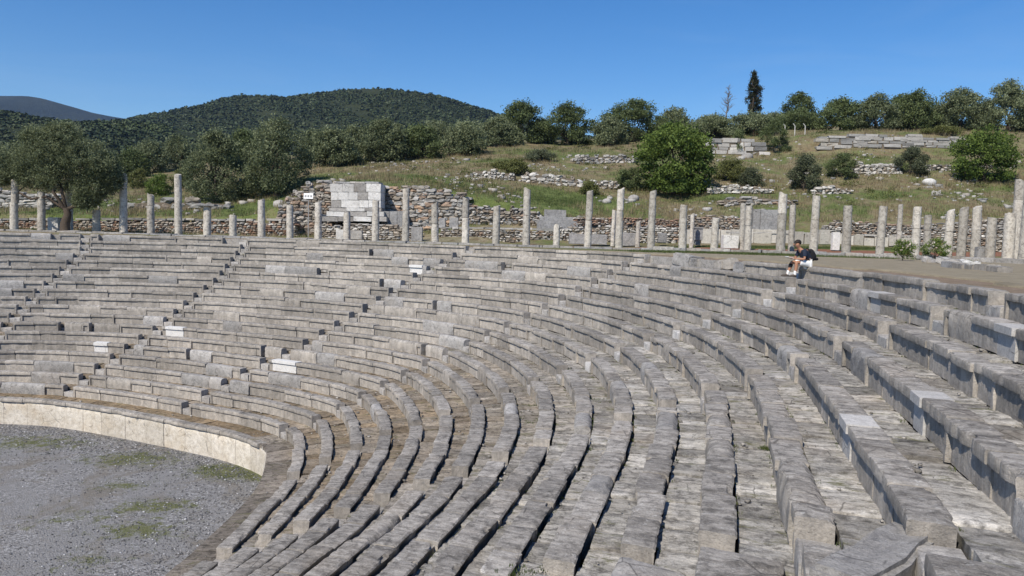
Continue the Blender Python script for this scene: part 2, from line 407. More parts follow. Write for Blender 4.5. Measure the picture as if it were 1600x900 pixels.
def block_geo(k, ta, tb, style, endlo, endhi, seed, origin, deep=False):
    """one seat stone between angles ta<tb of row k; returns verts (relative to origin) and faces"""
    rr = random.Random(seed)
    rm = rad((ta + tb) / 2, k); z0 = zrow(k) - SEAT_H
    L = math.radians(tb - ta) * rm
    d = dist_to_cam((ta + tb) / 2, rm, zrow(k))
    step = 0.055 if d < 14 else (0.10 if d < 24 else (0.22 if d < 40 else 0.4))
    H, D = SEAT_H, SEAT_D * (2.0 if deep else 1.0)
    lip = 0.15 + rr.uniform(-0.02, 0.02); rec = 0.075 + rr.uniform(-0.015, 0.012)
    near = d < 24; uc = rr.uniform(.07, .12)
    if style == 'worn':
        q = rr.uniform(0.06, 0.12)
        prof = [(0.03, 0), (0.015, H * .3), (0.01, H * .55), (0.02, H - q), (0.035 + q * .25, H - q * .38), (q, H - .012), (.16, H), (.24, H), (.33, H - .005), (D - .06, H - .03), (D, H - .09), (D + .01, H * .5), (D, 0)]
    elif style == 'new':
        prof = [(rec, 0), (rec, .18), (rec, H - lip - .004), (0.0, H - lip), (0, H - lip + .04), (0, H - .006), (.006, H), (.14, H), (.28, H), (D - .006, H), (D, H - .006), (D, .25), (D, 0)]
    else:
        e = rr.uniform(.014, .03)
        prof = [(rec, 0), (rec, .18), (rec, H - lip - .006), (0.006, H - lip), (0, H - lip + .03), (0, H - e - .01), (e * .35, H - e * .3), (e * 1.3, H), (.14, H), (.28, H), (D - e * 1.2, H), (D, H - e), (D - .05, H - .11), (D - uc, H - .24), (D - uc, 0)]
        if near:
            prof = [(rec, 0), (rec, .1), (rec, .2), (rec, .28), (rec, H - lip - .006), (0.006, H - lip), (0, H - lip + .03), (0, H - lip * .5), (0, H - e - .01), (e * .35, H - e * .3), (e * 1.3, H), (.09, H), (.15, H), (.21, H), (.27, H), (.33, H), (D - e * 1.2, H), (D, H - e), (D - .018, H - .06), (D - .05, H - .12), (D - uc, H - .24), (D - uc, 0)]
    n = max(2, int(math.ceil(L / step)))
    ts = [ta + (tb - ta) * i / n for i in range(n + 1)]
    solid = [False] * len(ts)
    if style != 'worn':
        ew = math.degrees(0.10 / rm)
        if endlo and (tb - ta) > 3 * ew:
            ts = [ta, ta + ew * .9, ta + ew] + [t for t in ts if t > ta + ew * 1.6]; solid = [True, True] + [False] * (len(ts) - 2)
        if endhi and (tb - ta) > 3 * ew:
            keep = [i for i, t in enumerate(ts) if t < tb - ew * 1.6]
            ts2 = [ts[i] for i in keep] + [tb - ew, tb - ew * .9, tb]
            solid = [solid[i] for i in keep] + [False, True, True]; ts = ts2
    big = rr.random() < 0.05 and style == 'std'
    dr = rr.gauss(0, .016 if d < 34 else .008) + (rr.uniform(-.05, .06) if big else 0)
    dz = rr.gauss(0, .011 if d < 34 else .006) + (rr.uniform(-.05, .0) if big else 0)
    roll = rr.gauss(0, .010) * (2 if style == 'worn' else 1); pit = rr.gauss(0, .012)
    if style == 'new': dr = rr.uniform(-.02, .0); dz = .006; roll = pit = 0
    a1, a2, a3 = {'std': (.0055, .005, .0035), 'worn': (.022, .014, .006), 'new': (0, 0, 0)}[style]
    V = []; m = len(prof)
    chipk = rr.uniform(.6, 1.6)
    for i, t in enumerate(ts):
        a = math.radians(t); ca, sa = math.cos(a), math.sin(a)
        base_r = rad(t, k)
        f = (i / (len(ts) - 1) - .5)
        endness = 1.0 if i in (0, len(ts) - 1) else 0.0
        for j, (u, v) in enumerate(prof):
            if solid[i] and u == rec: u = 0.008
            if u > D - .13 and v < H - .05 and (i < 3 or i > len(ts) - 4): u = D - .015 - .03 * (H - v)
            if endness and style != 'new':                                  # arrises worn at the joint
                if v > H - .03: v -= .012
            uu = u + dr + pit * f * L; vv = v + dz + roll * (u - .2)
            r = base_r + uu; x = CX + r * ca; y = CY + r * sa; z = z0 + vv
            if style != 'new':
                p = Vector((x, y, z + seed * .37))
                n1 = noise.noise_vector(p * 2.6); n2 = noise.noise_vector(p * 8.5)
                x += n1.x * a1 + n2.x * a2; y += n1.y * a1 + n2.y * a2; z += n1.z * a1 * .8 + n2.z * a2 * .8
                if near:
                    n3 = noise.noise_vector(p * 23); x += n3.x * a3; y += n3.y * a3; z += n3.z * a3
                lipz = (v > H - lip - .02 and u < .05)
                bk = (v > H - .05 and u > D - .05)
                if lipz or bk:
                    ch = max(0.0, noise.noise(Vector((x * 3.3, y * 3.3, seed * 1.7))) - .22) * .13 * chipk
                    ch += max(0.0, noise.noise(Vector((x * 11, y * 11, seed * 2.7))) - .25) * .05
                    sg = 1 if lipz else -1
                    x += ca * ch * sg; y += sa * ch * sg
                    if v > H - .03: z -= ch * .55
            V.append((x - origin[0], y - origin[1], z - origin[2]))
    F = []
    for i in range(len(ts) - 1):
        for j in range(m - 1):
            a_, b_ = i * m + j, (i + 1) * m + j
            F.append((a_, a_ + 1, b_ + 1, b_))
    F.append(tuple(range(m - 1, -1, -1))); o = (len(ts) - 1) * m; F.append(tuple(range(o, o + m)))
    return V, F

# special stones the photograph shows: (row, wedge, theta_low, theta_high)
WHITE = [(5, 2, 88.5, 90.6), (7, 3, 79.6, 82.4), (5, 4, 55.8, 59.9), (16, 3, 58.1, 59.8), (15, 7, -18.6, -17.2), (16, 7, -18.0, -16.9), (18, 7, -13.4, -11.9), (18, 6, 1.0, 2.4)]
ROUGH = [(4, 3, 64.6, 69.5), (3, 3, 66.0, 71.5), (8, 3, 72, 75), (9, 3, 74, 78), (16, 4, 45, 48), (6, 4, 52, 55), (17, 4, 50, 54), (18, 7, -9.8, -7.4), (14, 7, -23.6, -20), (8, 5, 24.5, 28), (12, 7, -10.5, -7), (15, 6, -3.6, -1.5)]
MISSING = [(17, 4, 48.2, 49.6), (15, 3, 69.5, 71.0), (7, 2, 96.7, 97.5), (5, 3, 74.7, 75.4), (19, 1, 104.2, 105.0)]
WADJ = ['far left', 'second', 'third', 'fourth', 'fifth', 'sixth', 'seventh', 'nearest']
def wedge_words(w):
    return {1: 'the leftmost wedge', 8: 'the nearest wedge'}.get(w, ORD[w] + ' wedge from left')

def in_list(lst, k, w):
    return [(a, b) for (kk, ww, a, b) in lst if kk == k and ww == w]

def make_bench(k, w):
    lo, hi = wedge_range(w, k)
    if k == 19 and w == 5: hi = 21.8                    # the rest of this row lies fallen
    if k == 19 and w == 4: lo = 34.6
    if k == 19 and w == 2: hi = 101.0
    if w == 8 and k in (15, 16, 17): hi = {15: -27.6, 16: -32.0, 17: -31.0}[k]
    if hi - lo < 1: return
    th = (lo + hi) / 2; x, y = polar(th, rad(th, k) + .2); org = Vector((x, y, zrow(k) - SEAT_H))
    whites, rough, miss = in_list(WHITE, k, w), in_list(ROUGH, k, w), in_list(MISSING, k, w)
    rr = random.Random(k * 131 + w * 17)
    # cut points
    fixed = sorted([(a, b, 'new') for a, b in whites] + [(a, b, 'worn') for a, b in rough] + [(a, b, 'miss') for a, b in miss])
    segs = []; cur = lo; r_mid = rad((lo + hi) / 2, k)
    def fill(a, b):
        r = rad((a + b) / 2, k); t = a
        while t < b - 1e-6:
            ln = math.degrees((rr.uniform(.75, 1.55) if w > 4 else rr.uniform(1.0, 2.4)) / r)
            if b - (t + ln) < math.degrees(.55 / r): ln = b - t
            st = 'worn' if rr.random() < (0.05 if w >= 5 else 0.10) else 'std'
            segs.append((t, min(b, t + ln), st)); t += ln
    for a, b, st in fixed:
        a = max(a, lo); b = min(b, hi)
        if b - a < .2: continue
        if a > cur + .3: fill(cur, a)
        segs.append((a, b, st)); cur = b
    if hi > cur + .3: fill(cur, hi)
    if w < 5:
        out = []
        for s0, s1, st in segs:
            if st == 'std' and rr.random() < .045:      # a broken stone: the lost piece leaves a gap down to the bedding
                m = s0 + (s1 - s0) * rr.uniform(.55, .75); out += [(s0, m, 'worn'), (m, m + math.degrees(.28 / r_mid), 'miss'), (m + math.degrees(.28 / r_mid), s1, 'std')] if (s1 - m) > math.degrees(.6 / r_mid) else [(s0, s1, 'worn')]
            else: out.append((s0, s1, st))
        segs = out
    if k == 19 and w in (1, 2):
        segs = [s if rr.random() > .22 else (s[0], s[1], 'miss') for s in segs]
    row = ORD[k] + ' row up from the gravel'
    if k == 1: row = 'lowest row above the wall'
    if k == 19: row = 'topmost row at the rim'
    lead = 'curved grey stone bench'
    if whites: lead = 'grey bench with white block'
    elif rough and k in (3, 4, 16, 6): lead = 'bench with rounded boulder'
    elif miss: lead = 'gapped grey stone bench'
    b = empty('stone_bench', org, '%s, %s, %s' % (lead, row, wedge_words(w)), 'stone bench', 'rows of stone benches round the stadium')
    r = rad(th, k)
    jg = math.degrees(.007 / r)
    for i, (ta, tb, st) in enumerate(segs):
        if st == 'miss': continue
        elo = i == 0 or segs[i - 1][2] == 'miss'; ehi = i == len(segs) - 1 or segs[i + 1][2] == 'miss'
        V, F = block_geo(k, ta + jg * rr.uniform(.3, 1.8), tb - jg * rr.uniform(.3, 1.8), st, elo or rr.random() < .05, ehi or rr.random() < .05, rr.randint(1, 9999), org, w == 8 and 11 < k < 17)
        o = mesh_obj('seat_block', V, F, M[('seat_white_sunlit' if w < 5 else 'seat_white') if st == 'new' else ('seat_worn' if st == 'worn' and rr.random() < .6 else 'seat')], b, smooth=38)
        if st == 'new': o['label'] = 'clean new white seat block'
        elif st == 'worn': o['label'] = 'worn rounded seat block'

for k in range(1, NROW + 1):
    for w in range(1, 9):
        make_bench(k, w)

# stairways: half-height steps in the gaps between wedges
STLAB = ['stairway of low stone steps nearest the left edge of the seating', 'stairway of low stone steps second from the left',
         'stairway of low stone steps third from the left, meeting a gap in the top row', 'stairway of stone steps where the gravel wall ends, reaching the fallen blocks',
         'stairway of pale stone steps leading up to the seated man', 'stairway of pale stone steps between the man and the nearest steps',
         'nearest stairway of rough stone steps, at the lower right of the seating']
for i in range(7):
    xm, ym = polar(stair(i, 1), rad(stair(i, 1), 1)); org = Vector((xm, ym, zrow(1) - SEAT_H))
    s = empty('stone_stairway', org, STLAB[i], 'stairway', 'stairways between the wedges of benches')
    for k in range(1, NROW + 1):
        rr = random.Random(i * 77 + k)
        if rr.random() < .04: continue
        hi = stair(i, k) - math.degrees(.03 / rad(stair(i, k), k)); lo = stair(i, k) - gap_ang(k, i) + math.degrees(.03 / rad(stair(i, k), k))
        n = 8; V = []; hgt = SEAT_H * (rr.uniform(.40, .50) if i < 6 else rr.uniform(.50, .64)); dep = SEAT_D * rr.uniform(.95, 1.1); du = rr.uniform(-.03, .05)
        prof = [(0, -.03), (0, hgt - .025), (.02, hgt), (dep * .5, hgt), (dep - .02, hgt), (dep, hgt - .03), (dep, -.03)]
        for q in range(n + 1):
            t = lo + (hi - lo) * q / n; a = math.radians(t); r0 = rad(t, k) + du
            for u, v in prof:
                p = Vector((CX + (r0 + u) * math.cos(a), CY + (r0 + u) * math.sin(a), zrow(k) - SEAT_H + v))
                p += noise.noise_vector(p * 4 + Vector((k, i, 0))) * .014 + noise.noise_vector(p * 14) * .007
                V.append(p - org)
        m = len(prof)
        F = [(a * m + j, a * m + j + 1, (a + 1) * m + j + 1, (a + 1) * m + j) for a in range(n) for j in range(m - 1)]
        F.append(tuple(range(m - 1, -1, -1))); F.append(tuple(range(n * m, n * m + m)))
        o = mesh_obj('step', V, F, M['step_pale' if (i == 4 and k > 9) or (i == 5 and k == 18) else 'step'], s, smooth=38)

# earth bank under the seats
def embankment():
    ths = np.arange(TH_RIGHT - 1, TH_LEFT + 1.01, 1.0); V = []
    prof = []
    prof.append((1, -1.02, zrow(1) - SEAT_H - 1.35)); prof.append((1, -1.02, zrow(1) - SEAT_H - .045)); prof.append((1, .38, zrow(1) - SEAT_H - .045))
    for k in range(1, NROW):
        zt = zrow(k + 1) - SEAT_H - .20
        prof.append((k, .39, zt)); prof.append((k + 1, .38, zt))
    prof.append((19, .39, -.99)); prof.append((19, 2.6, -.99)); prof.append((19, 2.6, -3.0))
    for t in ths:
        for k, u, z in prof:
            x, y = polar(t, rad(t, k) + u); V.append((x, y, z))
    m = len(prof); F = [(i * m + j, i * m + j + 1, (i + 1) * m + j + 1, (i + 1) * m + j) for i in range(len(ths) - 1) for j in range(m - 1)]
    o = mesh_obj('seating_embankment', V, F, [M['earth'], M['step']]); tag(o, kind='structure')
    for p in o.data.polygons:
        if abs(p.normal.z) < .3: p.material_index = 1
embankment()

# stone paving of the treads behind every row (row 0 = walk on top of the podium wall)
def paving():
    V = []; F = []; C = []
    rr = random.Random(4)
    for k in range(0, NROW):
        t = TH_RIGHT
        while t < TH_LEFT:
            kk = max(k, 1)
            rm = rad(t, kk); d = dist_to_cam(t, rm, zrow(kk))
            ln = math.degrees((rr.uniform(.28, .95) if k else rr.uniform(.6, 1.4)) / rm)
            t2 = t + ln; jg = math.degrees(rr.uniform(.004, .02) / rm)
            zt = zrow(k + 1) - SEAT_H + rr.gauss(0, .014) if k else zrow(1) - SEAT_H + rr.gauss(0, .004)
            nx = 3 if d > 26 else (6 if d > 14 else 12); ny = 3 if d > 26 else (6 if d > 14 else 10)
            tilt = rr.gauss(0, .012); tilt2 = rr.gauss(0, .012)
            v = rr.uniform(.66, 1.15)
            earthy = np.clip((10.5 - k) / 5.0, 0, 1) * np.clip((t + 14) / 22.0, 0, 1)
            earthy = earthy * rr.uniform(.5, 1.0)
            col = (v * (1 - .20 * earthy), v * (1 - .34 * earthy), v * (1 - .50 * earthy))
            if k >= 10 and t < 14 and rr.random() < .45: col = tuple(c * 1.22 for c in col)
            if k == 0: col = (.72 * v, .66 * v, .60 * v) if t < 45 else (.85 * v, .68 * v, .48 * v)
            b0 = len(V)
            wob = rr.uniform(-.012, .012); slit = rr.uniform(-.01, .05)
            for i in range(nx + 1):
                th = t + jg + (ln - 2 * jg) * i / nx
                ra = (rad(th, k) + SEAT_D + slit) if k else rad(th, 1) - (.70 if t > 42 else 1.02)
                rb = rad(th, k + 1) + .085
                for j in range(ny + 1):
                    f = j / ny; r = ra + (rb - ra) * f
                    x, y = polar(th + wob * (f - .5) * 10, r)
                    z = zt + tilt * (f - .5) + tilt2 * (i / nx - .5)
                    if k: 
                        z += noise.noise(Vector((x * 2.2, y * 2.2, k))) * .016
                        if d < 26: z += noise.noise(Vector((x * 8, y * 8, k))) * .012 + (noise.noise(Vector((th * 1.9, r * .8, k))) * .012)
                        if i in (0, nx): z -= .012
                    V.append((x, y, z)); C.append(col)
            def gi(i, j): return b0 + i * (ny + 1) + j
            for i in range(nx):
                for j in range(ny): F.append((gi(i, j), gi(i, j + 1), gi(i + 1, j + 1), gi(i + 1, j)))
            b1 = len(V)
            for i in range(nx + 1):
                for j in (0, ny):
                    x, y, z = V[gi(i, j)]; V.append((x, y, z - .14)); C.append(col)
            for j0, e in ((0, 0), (1, 1)):
                for i in range(nx):
                    j = 0 if j0 == 0 else ny
                    q = (gi(i, j), gi(i + 1, j), b1 + (i + 1) * 2 + j0, b1 + i * 2 + j0)
                    F.append(q if not e else q[::-1])
            # joint skirts at both radial ends
            for i, e in ((0, 0), (nx, 1)):
                b2 = len(V)
                for j in range(ny + 1):
                    x, y, z = V[gi(i, j)]; V.append((x, y, z - .14)); C.append(col)
                for j in range(ny):
                    q = (gi(i, j), gi(i, j + 1), b2 + j + 1, b2 + j)
                    F.append(q if e else q[::-1])
            t = t2
    o = mesh_obj('tread_paving', V, F, M['paving'], smooth=0, colors=C); tag(o, kind='structure')
    o.data.set_sharp_from_angle(angle=R_(40))
paving()

# podium wall round the gravel: upright slabs with a projecting coping
def podium():
    x, y = polar(75, rad(75, 1) - 1.0); org = Vector((x, y, zrow(1) - SEAT_H - 1.3))
    w = empty('podium_wall', org, 'cream stone wall with grey coping rising from the gravel at lower left', 'wall')
    zt = zrow(1) - SEAT_H; rr = random.Random(8); t = TH_RIGHT
    while t < TH_LEFT:
        r = rad(t, 1); ln = math.degrees(rr.uniform(1.15, 1.75) / r); n = 5; V = []; jg = math.degrees(.008 / r)
        du = rr.gauss(0, .012)
        prof = [(.22, -1.34), (0.0, -1.34), (0.0, -.8), (0, -.45), (0.0, -.20), (.02, -.165), (.22, -.165)]
        for q in range(n + 1):
            th = t + jg + (ln - 2 * jg) * q / n; a = math.radians(th)
            for u, v in prof:
                p = Vector((CX + (rad(th, 1) - 1.03 + u + du) * math.cos(a), CY + (rad(th, 1) - 1.03 + u + du) * math.sin(a), zt + v))
                nn = noise.noise_vector(p * 3) * .012
                if q in (0, n) or v > -.25: nn += noise.noise_vector(p * 7) * .022
                V.append(p + nn - org)
        m = len(prof); F = [(a * m + j, a * m + j + 1, (a + 1) * m + j + 1, (a + 1) * m + j) for a in range(n) for j in range(m - 1)]
        F.append(tuple(range(m - 1, -1, -1))); F.append(tuple(range(n * m, n * m + m)))
        mesh_obj('wall_slab', V, F, M['podium'], w, smooth=40); t += ln
    t = 41.6
    while t < TH_LEFT:
        r = rad(t, 1); ln = math.degrees(rr.uniform(.7, 1.35) / r); n = 6; V = []; jg = math.degrees(.004 / r); du = rr.gauss(0, .014)
        prof = [(.40, -.155), (.06, -.155), (.0, -.15), (-.012, -.10), (0, -.03), (.03, .006), (.2, .012), (.40, .008)]
        for q in range(n + 1):
            th = t + jg + (ln - 2 * jg) * q / n; a = math.radians(th)
            for u, v in prof:
                p = Vector((CX + (rad(th, 1) - 1.10 + u + du) * math.cos(a), CY + (rad(th, 1) - 1.10 + u + du) * math.sin(a), zt + v))
                p += noise.noise_vector(p * 3.5) * .014 + noise.noise_vector(p * 9) * .012
                V.append(p - org)
        m = len(prof); F = [(a * m + j, a * m + j + 1, (a + 1) * m + j + 1, (a + 1) * m + j) for a in range(n) for j in range(m - 1)]
        F.append(tuple(range(m - 1, -1, -1))); F.append(tuple(range(n * m, n * m + m)))
        mesh_obj('coping_stone', V, F, M['seat'], w, smooth=40); t += ln
podium()

# gravel floor of the stadium, with loose chips
ZA = Z1 - .5988 - 1.1915
def arena():
    V = []; F = []; C = []
    xs = np.arange(-46, 2.01, .5); ys = np.arange(-40, 44.01, .5)
    spots = [(onz(x, y, ZA), s, g) for x, y, s, g in ((560/2.648, 560+415/2.648, 1.6, .9), (160/2.648, 560+345/2.648, 1.7, .8), (380, 738, 1.2, 1.3), (405, 745, .7, 1.5), (185, 759, .8, .8), (245, 793, 1.1, .9), (215, 828, 1.0, 1.0), (120, 810, 1.2, .5), (60, 690, 2.0, .6), (350, 732, 1.0, 1.2), (235, 715, 1.0, .8), (140, 878, .9, .6), (20, 696, 1.2, .7))]
    for y in ys:
        for x in xs:
            z = ZA + noise.noise(Vector((x * .2, y * .2, 3))) * .05
            g = 0
            for P, s, a in spots:
                d2 = ((x - P.x) / (s * 1.5)) ** 2 + ((y - P.y) / (s * .8)) ** 2
                g = max(g, a * math.exp(-d2))
            V.append((x, y, z)); C.append((g, g, g))
    nx = len(xs)
    F = [(j * nx + i, j * nx + i + 1, (j + 1) * nx + i + 1, (j + 1) * nx + i) for j in range(len(ys) - 1) for i in range(nx - 1)]
    o = mesh_obj('gravel_floor', V, F, M['gravel'], smooth=0, colors=C); tag(o, kind='structure')
    return spots
SPOTS = arena()

def rock_verts(cx, cy, cz, s, rr, flat=.6):
    v = []
    for sx in (-1, 1):
        for sy in (-1, 1):
            for sz in (-1, 1):
                v.append((sx * rr.uniform(.55, 1), sy * rr.uniform(.55, 1), sz * rr.uniform(.5, 1) * flat))
    a = rr.uniform(0, 6.28); ca, sa = math.cos(a), math.sin(a)
    return [(cx + s * (x * ca - y * sa), cy + s * (x * sa + y * ca), cz + s * z) for x, y, z in v]
BOXF = [(0, 1, 3, 2), (4, 6, 7, 5), (0, 4, 5, 1), (2, 3, 7, 6), (0, 2, 6, 4), (1, 5, 7, 3)]
def gravel_chips():
    rr = random.Random(3); V = []; F = []; C = []
    n = 0
    while n < 11000:
        th = rr.uniform(-40, 118); u = rr.expovariate(1 / 1.6)
        if th < 40: u = rr.expovariate(1 / 2.6)
        if u > 9: continue
        r = rad(th, 1) - 1.15 - u
        if r < 1: continue
        x, y = polar(th, r)
        s = rr.uniform(.010, .032) * (1.25 if rr.random() < .12 else 1)
        b = len(V); V += rock_verts(x, y, ZA + s * .3 + noise.noise(Vector((x * .2, y * .2, 3))) * .05, s, rr)
        g = rr.choice((.10, .13, .15, .18, .22, .30)) * rr.uniform(.85, 1.15)
        if rr.random() < .05: g = .60
        C += [(g, g * 1.0, g * 1.02)] * 8; F += [tuple(b + i for i in f) for f in BOXF]; n += 1
    o = np_mesh('gravel_chips', V, F, M['rubble'], C); tag(o, 'loose grey gravel chips strewn below the stone wall', 'gravel', kind='stuff')
gravel_chips()

# grass tufts
def tufts(name, pts, mat, label, cat, hmin, hmax, nb=7, spread=.08, lean=.6, w=.012):
    rr = random.Random(len(pts)); V = []; F = []; C = []
    for p in pts:
        tone = rr.uniform(0, 1)
        for b in range(nb):
            a = rr.uniform(0, 6.283); h = rr.uniform(hmin, hmax); ox, oy = rr.gauss(0, spread), rr.gauss(0, spread)
            lx, ly = math.cos(a) * h * lean * rr.random(), math.sin(a) * h * lean * rr.random()
            px, py = -math.sin(a) * w, math.cos(a) * w
            i = len(V)
            x, y, z = p[0] + ox, p[1] + oy, p[2]
            V += [(x - px, y - py, z - .02), (x + px, y + py, z - .02), (x + lx, y + ly, z + h)]
            F.append((i, i + 1, i + 2)); c = min(1, max(0, tone + rr.gauss(0, .2))); C += [(c, c, c)] * 3
    o = np_mesh(name, V, F, mat, C); tag(o, label, cat, kind='stuff'); return o
rr = random.Random(21)
pts = []
for P, s, g in SPOTS:
    for _ in range(int(110 * s * g)):
        q = (P.x + rr.gauss(0, s * 1.0), P.y + rr.gauss(0, s * .62), ZA)
        if noise.noise(Vector((q[0] * 1.3, q[1] * 1.3, 4))) + rr.gauss(0, .12) > -.12: pts.append(q)
pts = [p for p in pts if math.hypot(p[0] - CX, p[1] - CY) < rad(math.degrees(math.atan2(p[1] - CY, p[0] - CX)), 1) - 1.2]
tufts('arena_grass', pts, M['grass'], 'low green weeds growing in the gravel', 'grass', .015, .06, nb=9, spread=.07, w=.010)
def stone_chips():
    rr = random.Random(77); V = []; F = []; C = []
    for _ in range(5200):
        k = rr.randint(0, 18); th = rr.uniform(-42, 60) if rr.random() < .8 else rr.uniform(60, 120); u = SEAT_D + .05 + (rr.random() ** 2 if rr.random() < .5 else 1 - rr.random() ** 2) * .5
        if k == 0: x, y = polar(th, rad(th, 1) - .6 * rr.random())
        else: x, y = polar(th, rad(th, k) + u)
        if noise.noise(Vector((x * .9, y * .9, k))) < -.05: continue
        s = .006 + rr.expovariate(1 / .011); b = len(V); V += rock_verts(x, y, zrow(k + 1) - SEAT_H + s * .3 + .005, min(s, .06), rr); g = rr.choice((.16, .22, .28, .36, .45)); C += [(g, g * .95, g * .87)] * 8; F += [tuple(b + i for i in f) for f in BOXF]
    o = np_mesh('stone_chips', V, F, M['rubble'], C); tag(o, 'small stone chips and crumbs lying on the treads between seats', 'stones', kind='stuff')
stone_chips()
# moss and weeds in the joints of the upper near treads
pts = []
for px, py, k, n, s in ((1255, 826, 13, 60, .09), (1388, 888, 14, 40, .08), (1403, 862, 14, 25, .06), (1420, 740, 14, 40, .12), (945, 818, 11, 22, .10), (1050, 498, 13, 20, .2), (820, 895, 11, 25, .15), (1235, 752, 13, 30, .06), (1200, 700, 13, 30, .06), (1160, 668, 12, 40, .25), (1080, 690, 12, 40, .2), (930, 625, 10, 30, .2), (840, 630, 8, 40, .25), (830, 660, 8, 40, .25), (1390, 590, 15, 40, .2), (1330, 583, 14, 40, .15)):
    P = onz(px, py, zrow(k + 1) - SEAT_H)
    for _ in range(n): pts.append((P.x + rr.gauss(0, s), P.y + rr.gauss(0, s), P.z))
for _ in range(1500):
    k = rr.randint(8, 18); th = rr.uniform(-40, 20); u = rr.choice((rr.uniform(.42, .5), rr.uniform(.95, 1.04)))
    x, y = polar(th, rad(th, k) + u); pts.append((x, y, zrow(k + 1) - SEAT_H))
tufts('joint_weeds', pts, M['grass'], 'mossy weeds growing in the joints between the seats', 'weeds', .008, .035, nb=9, spread=.025, w=.006)

# ------------------------------------------------------------------ terrain beyond the rim
GZ = -0.95
CTRL = []   # (X, Y, z)
def cp(px, py, Y): P = at(px, py, Y); CTRL.append((P.x, P.y, P.z))
for X in range(-70, 61, 10):
    for Y in (-40, -20, 0, 20, 40, 50): CTRL.append((X, Y, GZ))
for X in (-60, -50, -40, -30, -20, -10): CTRL.append((X, 60, GZ))
for X in (-60, -50, -40, -30, -20, -10, 0): CTRL.append((X, 66.5 if X < -8 else 65.5, GZ))
for X in (0, 10, 20, 30): CTRL.append((X, 57, GZ + .08))
for X in (38, 50): CTRL.append((X, 57, -.2))
for Q in [(-80, 334, 71), (0, 333, 71), (100, 334, 71), (200, 334, 71), (330, 334, 71), (430, 336, 71.5),
          (-80, 322, 80), (30, 320, 80), (130, 318, 80), (250, 318, 80), (400, 314, 79), (-80, 300, 95), (30, 298, 95), (150, 296, 95), (250, 294, 95), (350, 288, 92),
          (-80, 280, 120), (150, 275, 120), (320, 268, 115), (430, 286, 82), (410, 262, 105),
          (480, 288, 71.5), (480, 262, 92), (540, 287, 71.5), (620, 289, 71), (600, 270, 82), (600, 252, 97), (600, 238, 120),
          (700, 297, 70.5), (700, 274, 80), (690, 250, 95), (700, 228, 122), (800, 322, 68), (800, 301, 73), (800, 272, 82), (800, 244, 95), (800, 222, 112), (800, 216, 135),
          (730, 372, 64.5), (820, 376, 64.5), (900, 378, 64.5), (900, 341, 68), (900, 312, 74), (900, 288, 80), (900, 265, 88), (900, 242, 97), (900, 230, 110), (900, 222, 130),
          (1000, 380, 64.5), (1000, 343, 67.5), (1000, 312, 74), (1000, 278, 83), (1000, 243, 95), (1000, 216, 116), (1000, 205, 135),
          (1050, 316, 76), (1110, 345, 67), (1110, 318, 72.5), (1110, 305, 76), (1110, 272, 85), (1110, 243, 95), (1120, 208, 110), (1120, 198, 130),
          (1200, 381, 63.5), (1200, 352, 66.5), (1200, 322, 71), (1200, 305, 76), (1200, 272, 85), (1200, 242, 96), (1200, 206, 109), (1200, 196, 130),
          (1300, 381, 64), (1300, 345, 67.5), (1300, 318, 72), (1300, 300, 76), (1300, 268, 85), (1300, 241, 95.5), (1300, 212, 99), (1300, 205, 113), (1300, 196, 132),
          (1400, 383, 64), (1400, 342, 67.5), (1400, 318, 72), (1400, 298, 76.5), (1400, 268, 85), (1400, 240, 95.5), (1400, 212, 99), (1400, 206, 112), (1400, 196, 132),
          (1500, 392, 62), (1500, 340, 67.5), (1500, 316, 72), (1500, 296, 77), (1500, 266, 86), (1500, 239, 95.5), (1500, 211, 99), (1500, 204, 112), (1500, 194, 132),
          (1600, 396, 60), (1600, 335, 67.5), (1600, 312, 72), (1600, 292, 77), (1600, 260, 86), (1600, 236, 95.5), (1600, 212, 100), (1600, 202, 112), (1600, 192, 132),
          (1750, 390, 60), (1750, 330, 68), (1750, 285, 77), (1750, 255, 87), (1750, 215, 100), (1750, 195, 132)]:
    cp(*Q)
_WL = sorted([(at(x, 370, Y).x, Y) for x, Y in ((-200, 70.4), (-90, 70.2), (60, 69.7), (200, 69.2), (330, 68.8), (462, 68.5), (482, 69.6), (520, 69.8), (600, 69.8), (660, 69.4), (722, 69.0), (780, 68.4), (842, 68.0), (896, 66.5), (1056, 66.3), (1110, 65.7), (1160, 65.2), (1290, 65.3), (1440, 64.6), (1510, 62.3), (1580, 61.3), (1700, 60.3), (1800, 60))])
_WX, _WY = np.array(_WL).T
def wall_y(x): return np.interp(x, _WX, _WY)
_C = np.array(CTRL); 
def make_rbf(C):
    P = C[:, :2]; n = len(C); D = np.linalg.norm(P[:, None] - P[None], axis=2)
    A = np.zeros((n + 3, n + 3)); A[:n, :n] = D - np.eye(n) * .15
    A[:n, n] = 1; A[:n, n + 1:] = P; A[n, :n] = 1; A[n + 1:, :n] = P.T
    W = np.linalg.solve(A, np.concatenate([C[:, 2], [0, 0, 0]]))
    def f(Q):
        Q = np.asarray(Q, float).reshape(-1, 2); D = np.linalg.norm(Q[:, None] - P[None], axis=2)
        return D @ W[:n] + W[n] + Q @ W[n + 1:]
    return f
_front = _C[:, 1] < wall_y(_C[:, 0]) + .2
rbf_front = make_rbf(_C[_front]); rbf_back = make_rbf(_C[~_front])
def sstep(a, b, x):
    t = np.clip((x - a) / (b - a), 0, 1); return t * t * (3 - 2 * t)
